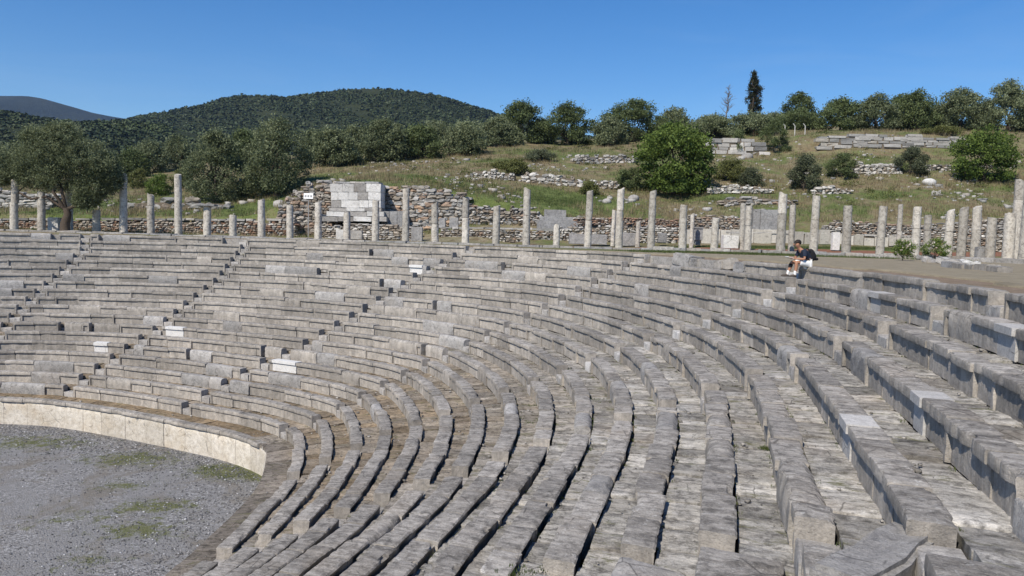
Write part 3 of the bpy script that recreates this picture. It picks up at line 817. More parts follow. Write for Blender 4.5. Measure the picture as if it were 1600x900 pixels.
def ground_z(P):
    P = np.asarray(P, float).reshape(-1, 2); out = np.zeros(len(P))
    for i in range(0, len(P), 4000):
        Q = P[i:i + 4000]
        Qc = np.stack([np.clip(Q[:, 0], -75, 75), np.clip(Q[:, 1], -40, 133)], 1)
        zf = np.minimum(rbf_front(Qc), .6); zb = rbf_back(Qc); t = sstep(-.15, .35, Q[:, 1] - wall_y(Q[:, 0]))
        z = zf * (1 - t) + zb * t
        flat = 1 - sstep(53, 58, Q[:, 1])
        z = z * (1 - flat) + GZ * flat
        z = np.maximum(z, GZ - .05)
        # beyond the crest the land falls away again into the valley
        z = z * (1 - sstep(135, 330, Q[:, 1])) + 4.0 * sstep(135, 330, Q[:, 1])
        out[i:i + 4000] = z
    return out
def gz(x, y): return float(ground_z([(x, y)])[0])

def terrain():
    def axis(segs):
        o = []
        for a, b, s in segs: o += list(np.arange(a, b, s))
        return np.array(sorted(set(np.round(o, 3))))
    xs = axis([(-5200, -1000, 600), (-1000, -200, 80), (-200, -60, 10), (-60, 52, .75), (52, 200, 8), (200, 1000, 80), (1000, 5201, 600)])
    ys = axis([(-1600, -400, 300), (-400, -45, 30), (-45, 10, 3), (10, 55, .8), (55, 72, .35), (72, 130, .8), (130, 200, 4), (200, 1000, 40), (1000, 5201, 600)])
    X, Y = np.meshgrid(xs, ys); P = np.stack([X.ravel(), Y.ravel()], 1)
    Z = ground_z(P)
    th = np.degrees(np.arctan2(P[:, 1] - CY, P[:, 0] - CX)); r = np.hypot(P[:, 0] - CX, P[:, 1] - CY)
    thc = np.clip(th, -50, 125); s = (np.interp(thc, _TF, _GBF) + R1 + 18 * TREAD + T2 * 18)
    q = r - s
    openend = (th < TH_RIGHT - 2) | (th > TH_LEFT + 2)
    inside = q < 1.6
    near = (P[:, 1] > -45) & (P[:, 1] < 130) & (P[:, 0] > -62) & (P[:, 0] < 52)
    for i in np.where(near & ~inside)[0]:
        x, y = P[i]
        a = 0.02 if Y.ravel()[i] < 56 else .11
        Z[i] += noise.noise(Vector((x * .45, y * .45, 0))) * a + noise.noise(Vector((x * 1.7, y * 1.7, 5))) * a * .35
    Z = np.where(inside, ZA - .6, Z)
    # vegetation cover: r = green grass, g = trodden dirt, b = red tile floor
    G = np.zeros(len(P)); Dt = np.zeros(len(P)); Rd = np.zeros(len(P))
    for px, py, Yd, sx, sy, a in [(740, 300, 71.5, 5, 3.0, 1.3), (660, 282, 76, 5, 3, .7), (810, 308, 71, 4, 2.5, 1.1), (890, 316, 72, 4, 3.5, 1.0), (960, 322, 71, 3, 2.5, .6), (1155, 308, 75.5, 3.2, 1.4, 1.2), (1080, 316, 75, 2.5, 1.5, .5),
                                  (300, 322, 75, 12, 5, 1.0), (60, 326, 75, 12, 4, .8), (190, 318, 80, 8, 5, .8), (420, 322, 75, 4, 3, .5), (1350, 308, 75, 6, 2, .45), (1220, 310, 75, 3, 1.5, .6), (1000, 240, 95, 5, 4, .5), (870, 238, 98, 6, 4, .5), (1400, 262, 88, 8, 4, .35), (1550, 290, 78, 4, 3, .3),
                                  (1150, 386, 60, 4, 1.1, 1.0), (1240, 386, 60.5, 5, 1.0, .9), (1340, 386, 60.5, 4, 1.0, .8), (1120, 404, 49.0, 5.0, 1.2, .9), (1200, 402, 47.5, 4, .7, .9), (1020, 398, 46.8, 1.6, 1, .8), (1030, 402, 44.5, 2.2, 1.4, 1.0), (1075, 402, 43.5, 2.0, 1.2, .9)]:
        c = at(px, py, Yd)
        G = np.maximum(G, a * np.exp(-((P[:, 0] - c.x) / sx) ** 2 - ((P[:, 1] - c.y) / sy) ** 2))
    Dt = (1 - sstep(46, 50, P[:, 1])) * (P[:, 0] > -50) * .85
    Dt = np.where((q > 0) & (P[:, 1] > 50) & (P[:, 1] < 56), .35, Dt)
    Dt = np.maximum(Dt, (P[:, 0] < -2) * (P[:, 1] > 55) * (P[:, 1] < 67) * .5)
    Rd = ((P[:, 1] > 55.4 - np.minimum(P[:, 0], 0) * .25) & (P[:, 1] < 59.5 - np.minimum(P[:, 0], 0) * .12) & (P[:, 0] > -30) & (P[:, 0] < 40)) * .62
    nx = len(xs); ny = len(ys)
    I = np.arange(nx * ny).reshape(ny, nx)
    F = np.stack([I[:-1, :-1].ravel(), I[:-1, 1:].ravel(), I[1:, 1:].ravel(), I[1:, :-1].ravel()], 1)
    o = np_mesh('ground', np.stack([P[:, 0], P[:, 1], Z], 1), F, M['ground'], np.stack([G, Dt, Rd], 1), smooth=True)
    tag(o, kind='structure')
terrain()

# ------------------------------------------------------------------ hills and far mountains
def ridge(name, prof, Y0, depth_front, depth_back, zbase, mat, amp, nfreq, stepx=8, rows=40):
    """prof: list of (px,py) skyline seen at distance Y0; builds a real ridge with slopes either side"""
    pts = sorted((at(px, py, Y0).x, at(px, py, Y0).z) for px, py in prof)
    xs0, zs0 = zip(*pts)
    xs = np.arange(xs0[0], xs0[-1], stepx); V = []
    ts = np.linspace(-1, 1, rows)
    for t in ts:
        for x in xs:
            h = np.interp(x, xs0, zs0) - zbase
            y = Y0 + (t * depth_front if t < 0 else t * depth_back)
            f = (1 - abs(t)) ** .95
            n_ = noise.fractal(Vector((x * nfreq, y * nfreq, 1.0)), 1.0, 2.0, 5)
            z = zbase + h * f + (n_ - .4) * amp * min(1, abs(t) * 1.6) * (0.25 + .75 * f)
            V.append((x, y, z))
    nx = len(xs)
    F = [(j * nx + i, j * nx + i + 1, (j + 1) * nx + i + 1, (j + 1) * nx + i) for j in range(rows - 1) for i in range(nx - 1)]
    o = np_mesh(name, V, F, mat, smooth=True); tag(o, kind='structure')
    return np.array(V).reshape(rows, nx, 3)
HILL = ridge('hill', [(-200, 260), (0, 248), (120, 223), (180, 202), (210, 185), (232, 178), (262, 174), (300, 166), (340, 156), (375, 147), (400, 147), (450, 149), (500, 143), (530, 138), (560, 136), (600, 136), (640, 140), (680, 145), (720, 157), (770, 172), (820, 188), (900, 208), (1000, 226), (1150, 243)], 900, 420, 500, 2, M['hill'], 14, .008)
FOOT = ridge('near_hill', [(-420, 157), (-250, 161), (-100, 165), (-30, 168), (20, 174), (70, 185), (130, 191), (200, 189), (250, 194), (300, 206), (350, 220), (420, 241), (520, 261)], 520, 270, 250, 2, M['hill'], 7, .014, stepx=5)
MNT = ridge('far_mountain', [(-900, 190), (-600, 150), (-400, 140), (-200, 152), (-80, 150), (0, 148), (50, 148), (75, 152), (110, 162), (150, 174), (185, 181), (240, 190), (330, 206), (500, 225)], 2500, 1300, 1200, 0, M['mountain'], 36, .0028, stepx=18, rows=46)

def ico():
    t = (1 + 5 ** .5) / 2
    v = np.array([(-1, t, 0), (1, t, 0), (-1, -t, 0), (1, -t, 0), (0, -1, t), (0, 1, t), (0, -1, -t), (0, 1, -t), (t, 0, -1), (t, 0, 1), (-t, 0, -1), (-t, 0, 1)]) / math.hypot(1, t)
    f = [(0, 11, 5), (0, 5, 1), (0, 1, 7), (0, 7, 10), (0, 10, 11), (1, 5, 9), (5, 11, 4), (11, 10, 2), (10, 7, 6), (7, 1, 8), (3, 9, 4), (3, 4, 2), (3, 2, 6), (3, 6, 8), (3, 8, 9), (4, 9, 5), (2, 4, 11), (6, 2, 10), (8, 6, 7), (9, 8, 1)]
    v = list(map(tuple, v)); cache = {}; nf = []
    def mid(a, b):
        k = (min(a, b), max(a, b))
        if k not in cache:
            m = np.array(v[a]) + np.array(v[b]); v.append(tuple(m / np.linalg.norm(m))); cache[k] = len(v) - 1
        return cache[k]
    for a, b, c in f:
        ab, bc, ca = mid(a, b), mid(b, c), mid(c, a); nf += [(a, ab, ca), (b, bc, ab), (c, ca, bc), (ab, bc, ca)]
    return np.array(v), np.array(nf)
ICV, ICF = ico()
def woods(name, grid, n, smin, smax, label, seed, tmax=.62, bright=None, bare=None, nq=11):
    rs = np.random.RandomState(seed); rows, nx, _ = grid.shape
    P = []; S = []; T = []; j1 = int(rows * tmax)
    for _ in range(n):
        j = rs.randint(int(rows * .06), j1 - 1); i = rs.randint(0, nx - 1); a, b = rs.rand(2)
        p = grid[j, i] * (1 - a) * (1 - b) + grid[j, i + 1] * a * (1 - b) + grid[j + 1, i] * (1 - a) * b + grid[j + 1, i + 1] * a * b
        if noise.noise(Vector(p * .03)) < -.55 + .2 * rs.rand(): continue
        if bare and bare(p): continue
        s = smin + (smax - smin) * rs.rand() ** 2
        c = .34 + .30 * noise.noise(Vector(p * .012)) + rs.normal(0, .08)
        if bright is not None: c += bright(p)
        P.append(p + np.array([0, 0, s * .45])); S.append(s); T.append(c)
    P = np.array(P); S = np.array(S); T = np.array(T); m = len(P)
    d = rs.normal(0, 1, (m, nq, 3)); d /= np.linalg.norm(d, axis=2)[..., None]; d *= rs.uniform(.3, 1.0, (m, nq, 1))
    C = P[:, None] + d * S[:, None, None] * np.array([1, 1, .8])
    nn = d * .9 + rs.normal(0, .35, (m, nq, 3)) + np.array([0, 0, .55])
    e1 = np.cross(nn, rs.normal(0, 1, (m, nq, 3))); e1 /= np.linalg.norm(e1, axis=2)[..., None] + 1e-9
    e2 = np.cross(nn, e1); e2 /= np.linalg.norm(e2, axis=2)[..., None] + 1e-9
    L = S[:, None, None] * rs.uniform(.40, .75, (m, nq, 1))
    V = np.stack([C - e1 * L, C + e2 * L, C + e1 * L, C - e2 * L], 2).reshape(-1, 3)
    F = np.arange(len(V)).reshape(-1, 4)
    col = np.clip(np.repeat(T, nq * 4) + np.repeat(rs.normal(0, .05, m * nq), 4), 0, 1)
    o = np_mesh(name, V, F, M['forest'], col); tag(o, label, 'woodland', kind='stuff')
woods('hill_woodland', HILL, 42000, .9, 2.3, 'dark scrub and trees covering the rounded hill behind', 1)
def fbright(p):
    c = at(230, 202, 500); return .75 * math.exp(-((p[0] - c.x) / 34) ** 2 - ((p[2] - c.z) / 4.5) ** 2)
def fbare(p):
    c = at(25, 205, 470); return abs(p[0] - c.x) < 17 and abs(p[2] - c.z) < 7 and noise.noise(Vector(p * .12)) < .25
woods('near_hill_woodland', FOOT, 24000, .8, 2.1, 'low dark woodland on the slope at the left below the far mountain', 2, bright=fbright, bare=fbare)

# ------------------------------------------------------------------ stone walls
PAL_W = [(.50, .475, .43), (.42, .40, .365), (.34, .325, .30), (.58, .555, .51), (.30, .26, .21)]
PAL_B = [(.29, .255, .21), (.25, .21, .17), (.33, .305, .265), (.38, .35, .305), (.21, .18, .15), (.32, .235, .175)]
PAL_R = [(.29, .185, .13), (.25, .165, .12), (.34, .25, .19), (.40, .355, .305), (.25, .205, .17)]
PAL_G = [(.27, .265, .25), (.33, .32, .30), (.22, .215, .205), (.40, .385, .36)]
PAL_M = PAL_W[:3] + PAL_B[:3] + [(.46, .40, .33)]
SQV = [tuple(float(np.sign(q) * abs(q) ** .62) for q in v) for v in ICV]
CUBV = np.array([(x, y, z) for x in (-1, 1) for y in (-1, 1) for z in (-1, 1)], float)
def stones(V, F, C, c, ax, ay, size, pal, rr, jit=.22, tone=1.0):
    b = len(V); col = rr.choice(pal); k = rr.uniform(.82, 1.15) * tone; c = c + Vector((0, 0, rr.gauss(0, size[2] * .08)))
    if jit < .15:
        for v in CUBV:
            s = [v[i] * .5 * size[i] * (1 - rr.uniform(0, jit * 1.5)) for i in range(3)]
            p = c + ax * s[0] + ay * s[1] + Vector((0, 0, s[2])); V.append(tuple(p)); C.append(tuple(min(.8, x * k) for x in col))
        for f in BOXF: F.append(tuple(b + i for i in f))
        return
    ph = Vector((rr.uniform(0, 50), rr.uniform(0, 50), 0))
    for v in SQV:
        w = 1 + noise.noise(Vector(v) * 1.3 + ph) * jit * 1.9
        p = c + ax * (v[0] * .53 * size[0] * w) + ay * (v[1] * .53 * size[1] * w) + Vector((0, 0, v[2] * .54 * size[2] * w)); V.append(tuple(p)); C.append(tuple(min(.8, x * k) for x in col))
    for f in ICF: F.append((b + int(f[0]), b + int(f[1]), b + int(f[2])))
def stone_wall(name, label, line, sw, sh, pal, thick=.7, jit=.22, ragged=.5, cat='stone wall', cope=None, fill=1.0, tilt=0.0, group=None, part=None, earth=(.17, .14, .105), pal2=None, frac2=0.0):
    """line: list of ((x,y), zbase, ztop). Dry masonry of separate jittered stones round an earth core"""
    rr = random.Random(sum(map(ord, name + label)) + int(line[0][0][0] * 10)); V = []; F = []; C = []
    zmin = min(l[1] for l in line)
    for (p0, b0, t0), (p1, b1, t1) in zip(line[:-1], line[1:]):
        A = Vector((p0[0], p0[1], 0)); B = Vector((p1[0], p1[1], 0)); L = (B - A).length
        ax = (B - A).normalized(); ay = Vector((-ax.y, ax.x, 0))
        # earth core
        i = len(V)
        for f, b_, t_ in ((0, b0, t0), (1, b1, t1)):
            P = A.lerp(B, f)
            for s in (-1, 1):
                q = P + ay * (s * (thick * .5 - .12)); V.append((q.x, q.y, b_ - .3)); V.append((q.x, q.y, b_ + (t_ - b_) * .86)); C += [earth] * 2
        F += [(i, i + 1, i + 5, i + 4), (i + 2, i + 6, i + 7, i + 3), (i + 1, i + 3, i + 7, i + 5), (i, i + 2, i + 3, i + 1), (i + 4, i + 5, i + 7, i + 6)]
        for side in (-1, 1) if thick > .9 else (0,):
            zz = 0.0; hmax = max(t0 - b0, t1 - b1)
            while zz < hmax:
                h = sh * rr.uniform(.7, 1.35); x = -rr.random() * sw
                while x < L:
                    w = sw * rr.uniform(.55, 1.6); f = min(1, max(0, (x + w / 2) / L))
                    base = b0 + (b1 - b0) * f; top = t0 + (t1 - t0) * f; top -= rr.random() ** 2 * ragged * (top - base) * .6
                    if base + zz < top - h * .3 and rr.random() < fill:
                        P = A + ax * (x + w / 2) + ay * (side * (thick * .5 - .2) + rr.gauss(0, .03)); P.z = base + zz + h / 2
                        pl = pal2 if (pal2 and rr.random() < frac2) else pal
                        stones(V, F, C, P, ax, ay, (w * .97, (thick if side == 0 else .5) * rr.uniform(.9, 1.1), h * rr.uniform(.88, 1.0)), pl, rr, jit)
                    x += w
                zz += h
        if cope:
            x = 0
            while x < L:
                w = cope[0] * rr.uniform(.5, 1.4); w = min(w, L - x + .05); f = (x + w / 2) / L
                P = A + ax * (x + w / 2); P.z = t0 + (t1 - t0) * f + cope[1] * .45
                if rr.random() < .88: stones(V, F, C, P, ax, ay, (w * .97, thick * 1.08, cope[1] * rr.uniform(.8, 1.15)), cope[2], rr, .1)
                x += w
    xs = line[len(line) // 2][0]; org = Vector((line[0][0][0], line[0][0][1], zmin))
    V = [(v[0] - org.x, v[1] - org.y, v[2] - org.z) for v in V]
    o = mesh_obj(name, V, F, M['rubble'], loc=org, colors=C)
    tag(o, label, cat, group); return o
def wl(pts):
    """pts: (px, py_base, py_top, Y) -> surveyed wall line"""
    o = []
    for px, pb, pt, Y in pts:
        a, b = at(px, pb, Y), at(px, pt, Y); o.append(((a.x, Y), a.z, b.z))
    return o

stone_wall('rubble_wall', 'long low rubble wall with pale coping behind the left-hand columns', wl([(-90, 363, 344, 70), (60, 363.5, 344.5, 69.5), (200, 365, 344, 69), (330, 367, 345, 68.6), (462, 370, 345, 68.2)]), .32, .16, PAL_M + PAL_R[:2], cope=(1.3, .20, PAL_G + PAL_W[:2]), pal2=PAL_R, frac2=.25)
stone_wall('rubble_wall', 'high brown rubble wall left of the white marble tomb', wl([(436, 371, 322, 69), (462, 371, 300, 69.2), (482, 372, 285, 69.4), (522, 373, 284, 69.6)]), .5, .26, PAL_B + PAL_R[2:4] + PAL_G[:2], thick=1.0, ragged=.45, jit=.3)
stone_wall('rubble_wall', 'tall retaining wall of grey and orange boulders right of the white tomb', wl([(600, 374, 289, 69.6), (660, 375, 291, 69.2), (722, 376, 300, 68.8)]), .62, .30, PAL_G + PAL_B + [(.42, .30, .21), (.38, .36, .33)], thick=1.0, ragged=.25, jit=.32)
stone_wall('rubble_wall', 'overgrown rubble wall stepping down behind two tall columns', wl([(722, 377, 316, 68.6), (780, 378, 321, 68.2), (842, 379, 329, 67.8)]), .45, .22, PAL_B + PAL_G[:3], thick=.9, ragged=.35, jit=.3, pal2=PAL_W, frac2=.12)
stone_wall('rubble_wall', 'low front wall of pale rubble strips beneath the marble tomb', wl([(500, 373, 352, 66.4), (560, 374, 349, 66.2), (650, 375, 352, 65.8)]), .42, .17, PAL_M, ragged=.4, pal2=PAL_W, frac2=.25)
stone_wall('rubble_wall', 'low banded wall of brown and white stones behind the central columns', wl([(690, 377, 357, 65.4), (760, 378, 358, 65.1), (868, 379, 360, 64.8)]), .36, .15, PAL_B + PAL_W[:2], ragged=.25, cope=(1.1, .17, PAL_G + PAL_W[:2]), pal2=PAL_W, frac2=.25)
stone_wall('rubble_wall', 'whitish rubble wall capped with red earth right of the centre', wl([(872, 380, 355, 64.8), (930, 381, 353, 64.8), (1000, 382, 352, 64.8), (1062, 383, 356, 64.6)]), .36, .17, PAL_W, ragged=.3, pal2=PAL_B, frac2=.25)
stone_wall('rubble_wall', 'reddish crumbling wall top above the whitish rubble wall', wl([(896, 353, 341, 66.2), (960, 353, 340, 66.2), (1056, 355, 342, 66.0)]), .34, .14, PAL_R, ragged=.5, thick=.9)
stone_wall('rubble_wall', 'brown rubble wall between the pedestal and the grey standing slabs', wl([(1066, 364, 336, 65.6), (1110, 364, 337, 65.4), (1160, 364, 338, 65.0)]), .34, .15, PAL_B + PAL_R[2:3], ragged=.35, pal2=PAL_W, frac2=.22)
stone_wall('ashlar_wall', 'low cream wall of upright blocks with thin coping behind the seated man', wl([(1082, 381.5, 364, 64.2), (1180, 382, 364.5, 64.0), (1292, 384, 366, 63.8), (1420, 389, 370, 63.0)]), 1.05, .95, [(.46, .43, .37), (.42, .39, .34), (.50, .47, .41)], thick=.5, jit=.05, ragged=0, cope=(1.3, .13, PAL_W[:3]))
stone_wall('rubble_wall', 'banded brown and white rubble wall behind the right-hand columns', wl([(1288, 366, 352, 65.2), (1306, 367, 345, 65.2), (1370, 370, 348, 65.0), (1440, 374, 352, 64.6)]), .32, .15, PAL_B + PAL_W[1:3], ragged=.2, pal2=PAL_W, frac2=.35)
stone_wall('rubble_wall', 'high speckled rubble wall at the right edge behind close-set columns', wl([(1440, 392, 352, 63.8), (1510, 398, 341, 62), (1580, 401, 336, 61), (1700, 405, 330, 60)]), .36, .17, PAL_B + PAL_G, ragged=.25, pal2=PAL_W, frac2=.38)
# walls and heaps up the hillside
def hill_wall(label, pts, sw, sh, pal, **kw):
    line = []
    for px, pb, pt, Y in pts:
        a = at(px, pb, Y); h = (pb - pt) / FPX * Y
        z = gz(a.x, Y); line.append(((a.x, Y), z - .1, z + h))
    return stone_wall(kw.pop('name', 'rubble_wall'), label, line, sw, sh, pal, **kw)
hill_wall('pale ashlar terrace wall below the row of dark trees at upper right', [(1290, 238, 219, 96.5), (1340, 238, 219, 96.5), (1420, 238, 221, 96.5), (1500, 237, 222, 96.5), (1560, 237, 229, 96.5)], 1.5, .36, PAL_W[1:3] + PAL_G + [(.40, .37, .32), (.30, .285, .255)], thick=.8, jit=.12, ragged=.25, name='ashlar_wall')
hill_wall('short broken ashlar wall under overhanging bushes near the fence posts', [(1114, 243, 218, 96), (1150, 243, 218, 96), (1192, 240, 222, 96)], 1.3, .45, PAL_W + PAL_G, thick=.8, jit=.12, ragged=.35, name='ashlar_wall')
hill_wall('tumbled white rubble wall on the slope left of the bright green tree', [(818, 292, 279, 79), (860, 292, 277, 79), (903, 291, 279, 79)], .55, .3, PAL_W, jit=.35, ragged=.5)
hill_wall('small heap of white rubble beside a round bush', [(922, 294, 282, 79), (962, 292, 281, 79)], .42, .26, PAL_W, jit=.38, ragged=.8)
hill_wall('ruined field wall high on the slope left of the big tree', [(900, 259, 248, 91), (950, 259, 247, 91), (992, 260, 250, 91)], .5, .3, PAL_G + PAL_W[:2], jit=.35, ragged=.6)
hill_wall('bank of white rubble below the yellowish shrubs', [(1108, 306, 297, 77), (1150, 306, 294, 77), (1200, 305, 298, 77)], .4, .24, PAL_W, jit=.38, ragged=.9, thick=1.2)
hill_wall('short white rubble wall between two dark shrubs', [(1335, 279, 262, 84), (1365, 279, 264, 84), (1400, 279, 263, 84)], .5, .3, PAL_W, jit=.35, ragged=.5)
hill_wall('low white rubble line right of the tallest dark shrub', [(1272, 312, 301, 75.5), (1300, 312, 300, 75.5), (1328, 311, 305, 75.5)], .4, .22, PAL_W, jit=.35, ragged=.7)
hill_wall('loose grey stone line on the upper right slope', [(1440, 276, 268, 86), (1500, 276, 266, 86), (1555, 274, 268, 86)], .4, .25, PAL_G + PAL_W[:2], jit=.4, ragged=1.0)
hill_wall('rubble outcrop between the two large olive trees', [(378, 302, 284, 82), (400, 302, 275, 82), (422, 302, 280, 82)], .5, .32, PAL_W + PAL_B[:2], jit=.38, ragged=.7, thick=1.3)
hill_wall('scattered white rubble on the brow above the grass strip', [(738, 290, 280, 79), (768, 290, 276, 79), (800, 289, 279, 79)], .42, .26, PAL_W, jit=.4, ragged=1.0)
hill_wall('ruined wall of grey slabs glimpsed under the left olive crown', [(-20, 336, 300, 76), (30, 336, 310, 76), (84, 336, 318, 76)], .8, .3, PAL_G + PAL_W[:2], jit=.3, ragged=.6, thick=1.1)
hill_wall('ledge of dark rocks on the grass behind the tall slim column', [(208, 332, 322, 75), (250, 332, 320, 75), (300, 331, 320, 75), (352, 330, 322, 75)], 1.0, .5, PAL_G + PAL_B[:2], jit=.35, ragged=.8, thick=.9)
hill_wall('line of brown stones above the orange bank', [(1130, 322, 312, 72), (1180, 322, 310, 72), (1238, 320, 314, 72)], .6, .25, PAL_B + PAL_G, jit=.35, ragged=.8)

# ------------------------------------------------------------------ cut blocks standing about
def prism(name, label, c, size, rot, mat, cat='stone block', group=None, jit=.02, tilt=(0, 0), bev=.02):
    """bevelled, slightly worn block: c = centre of the base"""
    sx, sy, sz = size; rr = random.Random(int(abs(c.x) * 100 + abs(c.y) * 10 + sz * 7)); V = []
    nx, ny, nzz = max(2, int(sx / .18)), max(2, int(sy / .18)), max(2, int(sz / .18))
    import bmesh
    bm = bmesh.new(); bmesh.ops.create_cube(bm, size=1)
    for v in bm.verts: v.co = Vector((v.co.x * sx, v.co.y * sy, (v.co.z + .5) * sz))
    bmesh.ops.bevel(bm, geom=list(bm.edges), offset=bev, segments=2, affect='EDGES')
    bmesh.ops.subdivide_edges(bm, edges=[e for e in bm.edges if e.calc_length() > .25], cuts=3, use_grid_fill=True)
    for v in bm.verts:
        p = v.co + Vector(c); v.co += noise.noise_vector(p * 2.3) * jit + noise.noise_vector(p * 7) * jit * .6
    me = bpy.data.meshes.new(name); bm.to_mesh(me); bm.free(); me.materials.append(mat)
    me.polygons.foreach_set('use_smooth', [True] * len(me.polygons)); me.set_sharp_from_angle(angle=R_(40))
    o = bpy.data.objects.new(name, me); COL.objects.link(o); o.location = c; o.rotation_euler = (tilt[0], tilt[1], rot)
    return tag(o, label, cat, group)
def px_block(name, label, x0, x1, yt, yb, Y, mat, depth=.6, rot=0, z=None, **kw):
    a = at((x0 + x1) / 2, yb, Y); w = (x1 - x0) / FPX * Y; h = (yb - yt) / FPX * Y
    if z is not None: h += a.z - z; a.z = z
    return prism(name, label, a, (w, depth, h), rot, mat, **kw)
FZ = lambda x, y: gz(x, y) - .03
px_block('stone_block', 'square white pedestal block beside the leaning olive trunk', 79, 95, 340, 363, 63.5, M['marble'], .8)
px_block('sarcophagus', 'long grey stone trough lying behind the central columns', 889, 947, 366, 381.5, 60.5, M['slab'], .9, cat='stone trough')
px_block('stone_slab', 'grey upright slab left of a thin tapering stub', 972, 996, 364, 384, 60, M['slab'], .35, cat='stone slab')
px_block('stone_block', 'small grey block leaning on white rubble behind two columns', 1028, 1041, 364, 379, 61.5, M['slab'], .4)
px_block('stone_block', 'tall grey block behind the column right of the tomb', 643, 660, 355, 378, 62.5, M['slab'], .6)
px_block('stone_block', 'narrow grey block on the low wall right of the tomb', 686, 696, 341, 356, 65.6, M['slab'], .5)
px_block('stone_block', 'squat grey block on the low wall near the tall two-drum column', 702, 716, 340, 356, 65.4, M['slab'], .5)
px_block('stone_block', 'white moulded altar block standing between two columns near the man', 1128, 1151, 368, 388, 56.5, M['marble'], .8)
px_block('stone_block', 'cream upright block in front of the low rubble behind the right columns', 1299, 1310, 363, 391, 58, M['marble'], .4)
px_block('stone_block', 'dark narrow block standing against a right-hand column', 1524, 1536, 386, 406, 49, M['slab'], .4)
px_block('stone_block', 'pale block in front of the tomb foundation', 526, 543, 359, 374, 64.2, M['marble'], .5)
px_block('stone_block', 'long grey foundation block beneath the tomb', 544, 566, 360, 374, 64.3, M['step'], .5)
ped = px_block('pedestal', 'grey square pedestal with moulded cap on a small dark foot', 1083, 1096, 357.5, 375.5, 60.0, M['slab'], .6, cat='pedestal')
e_ = Vector(ped.location)
q = prism('pedestal_cap', None, Vector((0, 0, 18 / FPX * 60)), (.78, .74, .12), 0, M['slab'], cat=None); q.parent = ped
q = prism('pedestal_foot', None, Vector((0, 0, -.35)), (.4, .4, .35), 0, M['slab'], cat=None); q.parent = ped
# tall grey standing slabs
for i, (x0, x1, yt, lab) in enumerate([(1164, 1174, 325, 'narrow grey standing slab at the left of the slab group'), (1174.6, 1186, 327, 'grey standing slab second from left in the slab group'), (1186.6, 1213, 328, 'broad grey standing slab right of the narrow ones'), (1213.5, 1226, 332, 'dark standing slab half hidden behind a tall column')]):
    px_block('standing_slab', lab, x0, x1, yt, 365, 64.05, M['slab'], .3, cat='stone slab', group='tall grey slabs set on the low wall', jit=.025)
# exedra steps
ex = empty('stone_exedra', at(868, 352, 66.3), 'grey curved stone seat with steps set into the bank behind the columns', 'stone seat')
for i, (x0, x1, yt, yb, Y) in enumerate([(850, 884, 328, 340, 67.1), (843, 900, 339, 345, 66.6), (838, 902, 345, 380, 66.1)]):
    o = px_block(['back_slab', 'step', 'step'][i], None, x0, x1, yt, yb, Y, M['slab'], .6, cat=None)
    o.location = Vector(o.location) - Vector(ex.location); o.parent = ex
# info sign
sg = empty('info_sign', at(482, 326, 67.6), 'small white information panel on a post left of the tomb', 'sign')
def simple_box(name, c, s, mat, parent, rot=(0, 0, 0)):
    V = [(x * s[0] / 2, y * s[1] / 2, z * s[2] / 2) for x in (-1, 1) for y in (-1, 1) for z in (-1, 1)]
    o = mesh_obj(name, V, BOXF, mat, parent, c); o.rotation_euler = rot; return o
u = 67.6 / FPX
_dz = sg.location.z - gz(sg.location.x, 67.6) + .1
simple_box('post', (0, 0, 9 * u - _dz / 2), (.06, .06, 18 * u + _dz), M['metal'], sg)
pn = simple_box('panel', (0, -.06, 19.5 * u), (14.5 * u, .04, 9 * u), M['paper'], sg, (R_(-12), 0, 0))
for x in (-.3, 0, .3):
    simple_box('picture', (x * 14.5 * u, -.025, -.3 * u), (2.8 * u, .012, 3.4 * u), M['metal'], pn)
# marble tomb
def tomb():
    Y = 66.9; T = empty('marble_tomb', at(555, 346, Y), 'white marble block tomb with stepped base among the rubble walls', 'tomb'); o0 = Vector(T.location)
    rr = random.Random(2)
    def course(name, x0, x1, yt, yb, Yf, dep, cuts, mats):
        xs = [x0] + cuts + [x1]
        for i in range(len(xs) - 1):
            a = at((xs[i] + xs[i + 1]) / 2, yb, Yf); w = (xs[i + 1] - xs[i]) / FPX * Yf - .02; h = (yb - yt) / FPX * Yf - .012
            o = prism(name, None, Vector((a.x, a.y + dep / 2 + rr.gauss(0, .012), a.z)) - o0, (w, dep, h), 0, M[mats[i % len(mats)]], cat=None, jit=.012, bev=.015); o.parent = T
    course('wall_block', 515.5, 595, 287, 300, Y, 2.6, [535, 553, 572], ['marble', 'marble', 'step', 'marble'])
    course('wall_block', 517, 595, 300.3, 312.5, Y, 2.6, [528, 544, 559, 575], ['marble', 'marble', 'marble', 'step', 'marble'])
    course('wall_block', 517, 595, 312.8, 324.5, Y, 2.6, [533, 561, 576], ['step', 'marble', 'marble', 'marble'])
    course('base_step', 514, 596, 324.8, 330, Y - .25, 3, [541, 570], ['step', 'marble', 'step'])
    course('base_step', 510, 600, 330.3, 338, Y - .5, 3.2, [538, 573], ['marble', 'step', 'marble'])
    course('base_step', 503, 604, 338.3, 346, Y - .8, 3.5, [528, 552, 580], ['step', 'step', 'marble'])
    course('cornice', 525, 592, 283.5, 286.8, Y + .4, 2.2, [547, 570], ['slab', 'step'])
    course('wall_block', 595.5, 632, 330, 372, Y + .2, 1.6, [608, 620], ['slab'])
tomb()

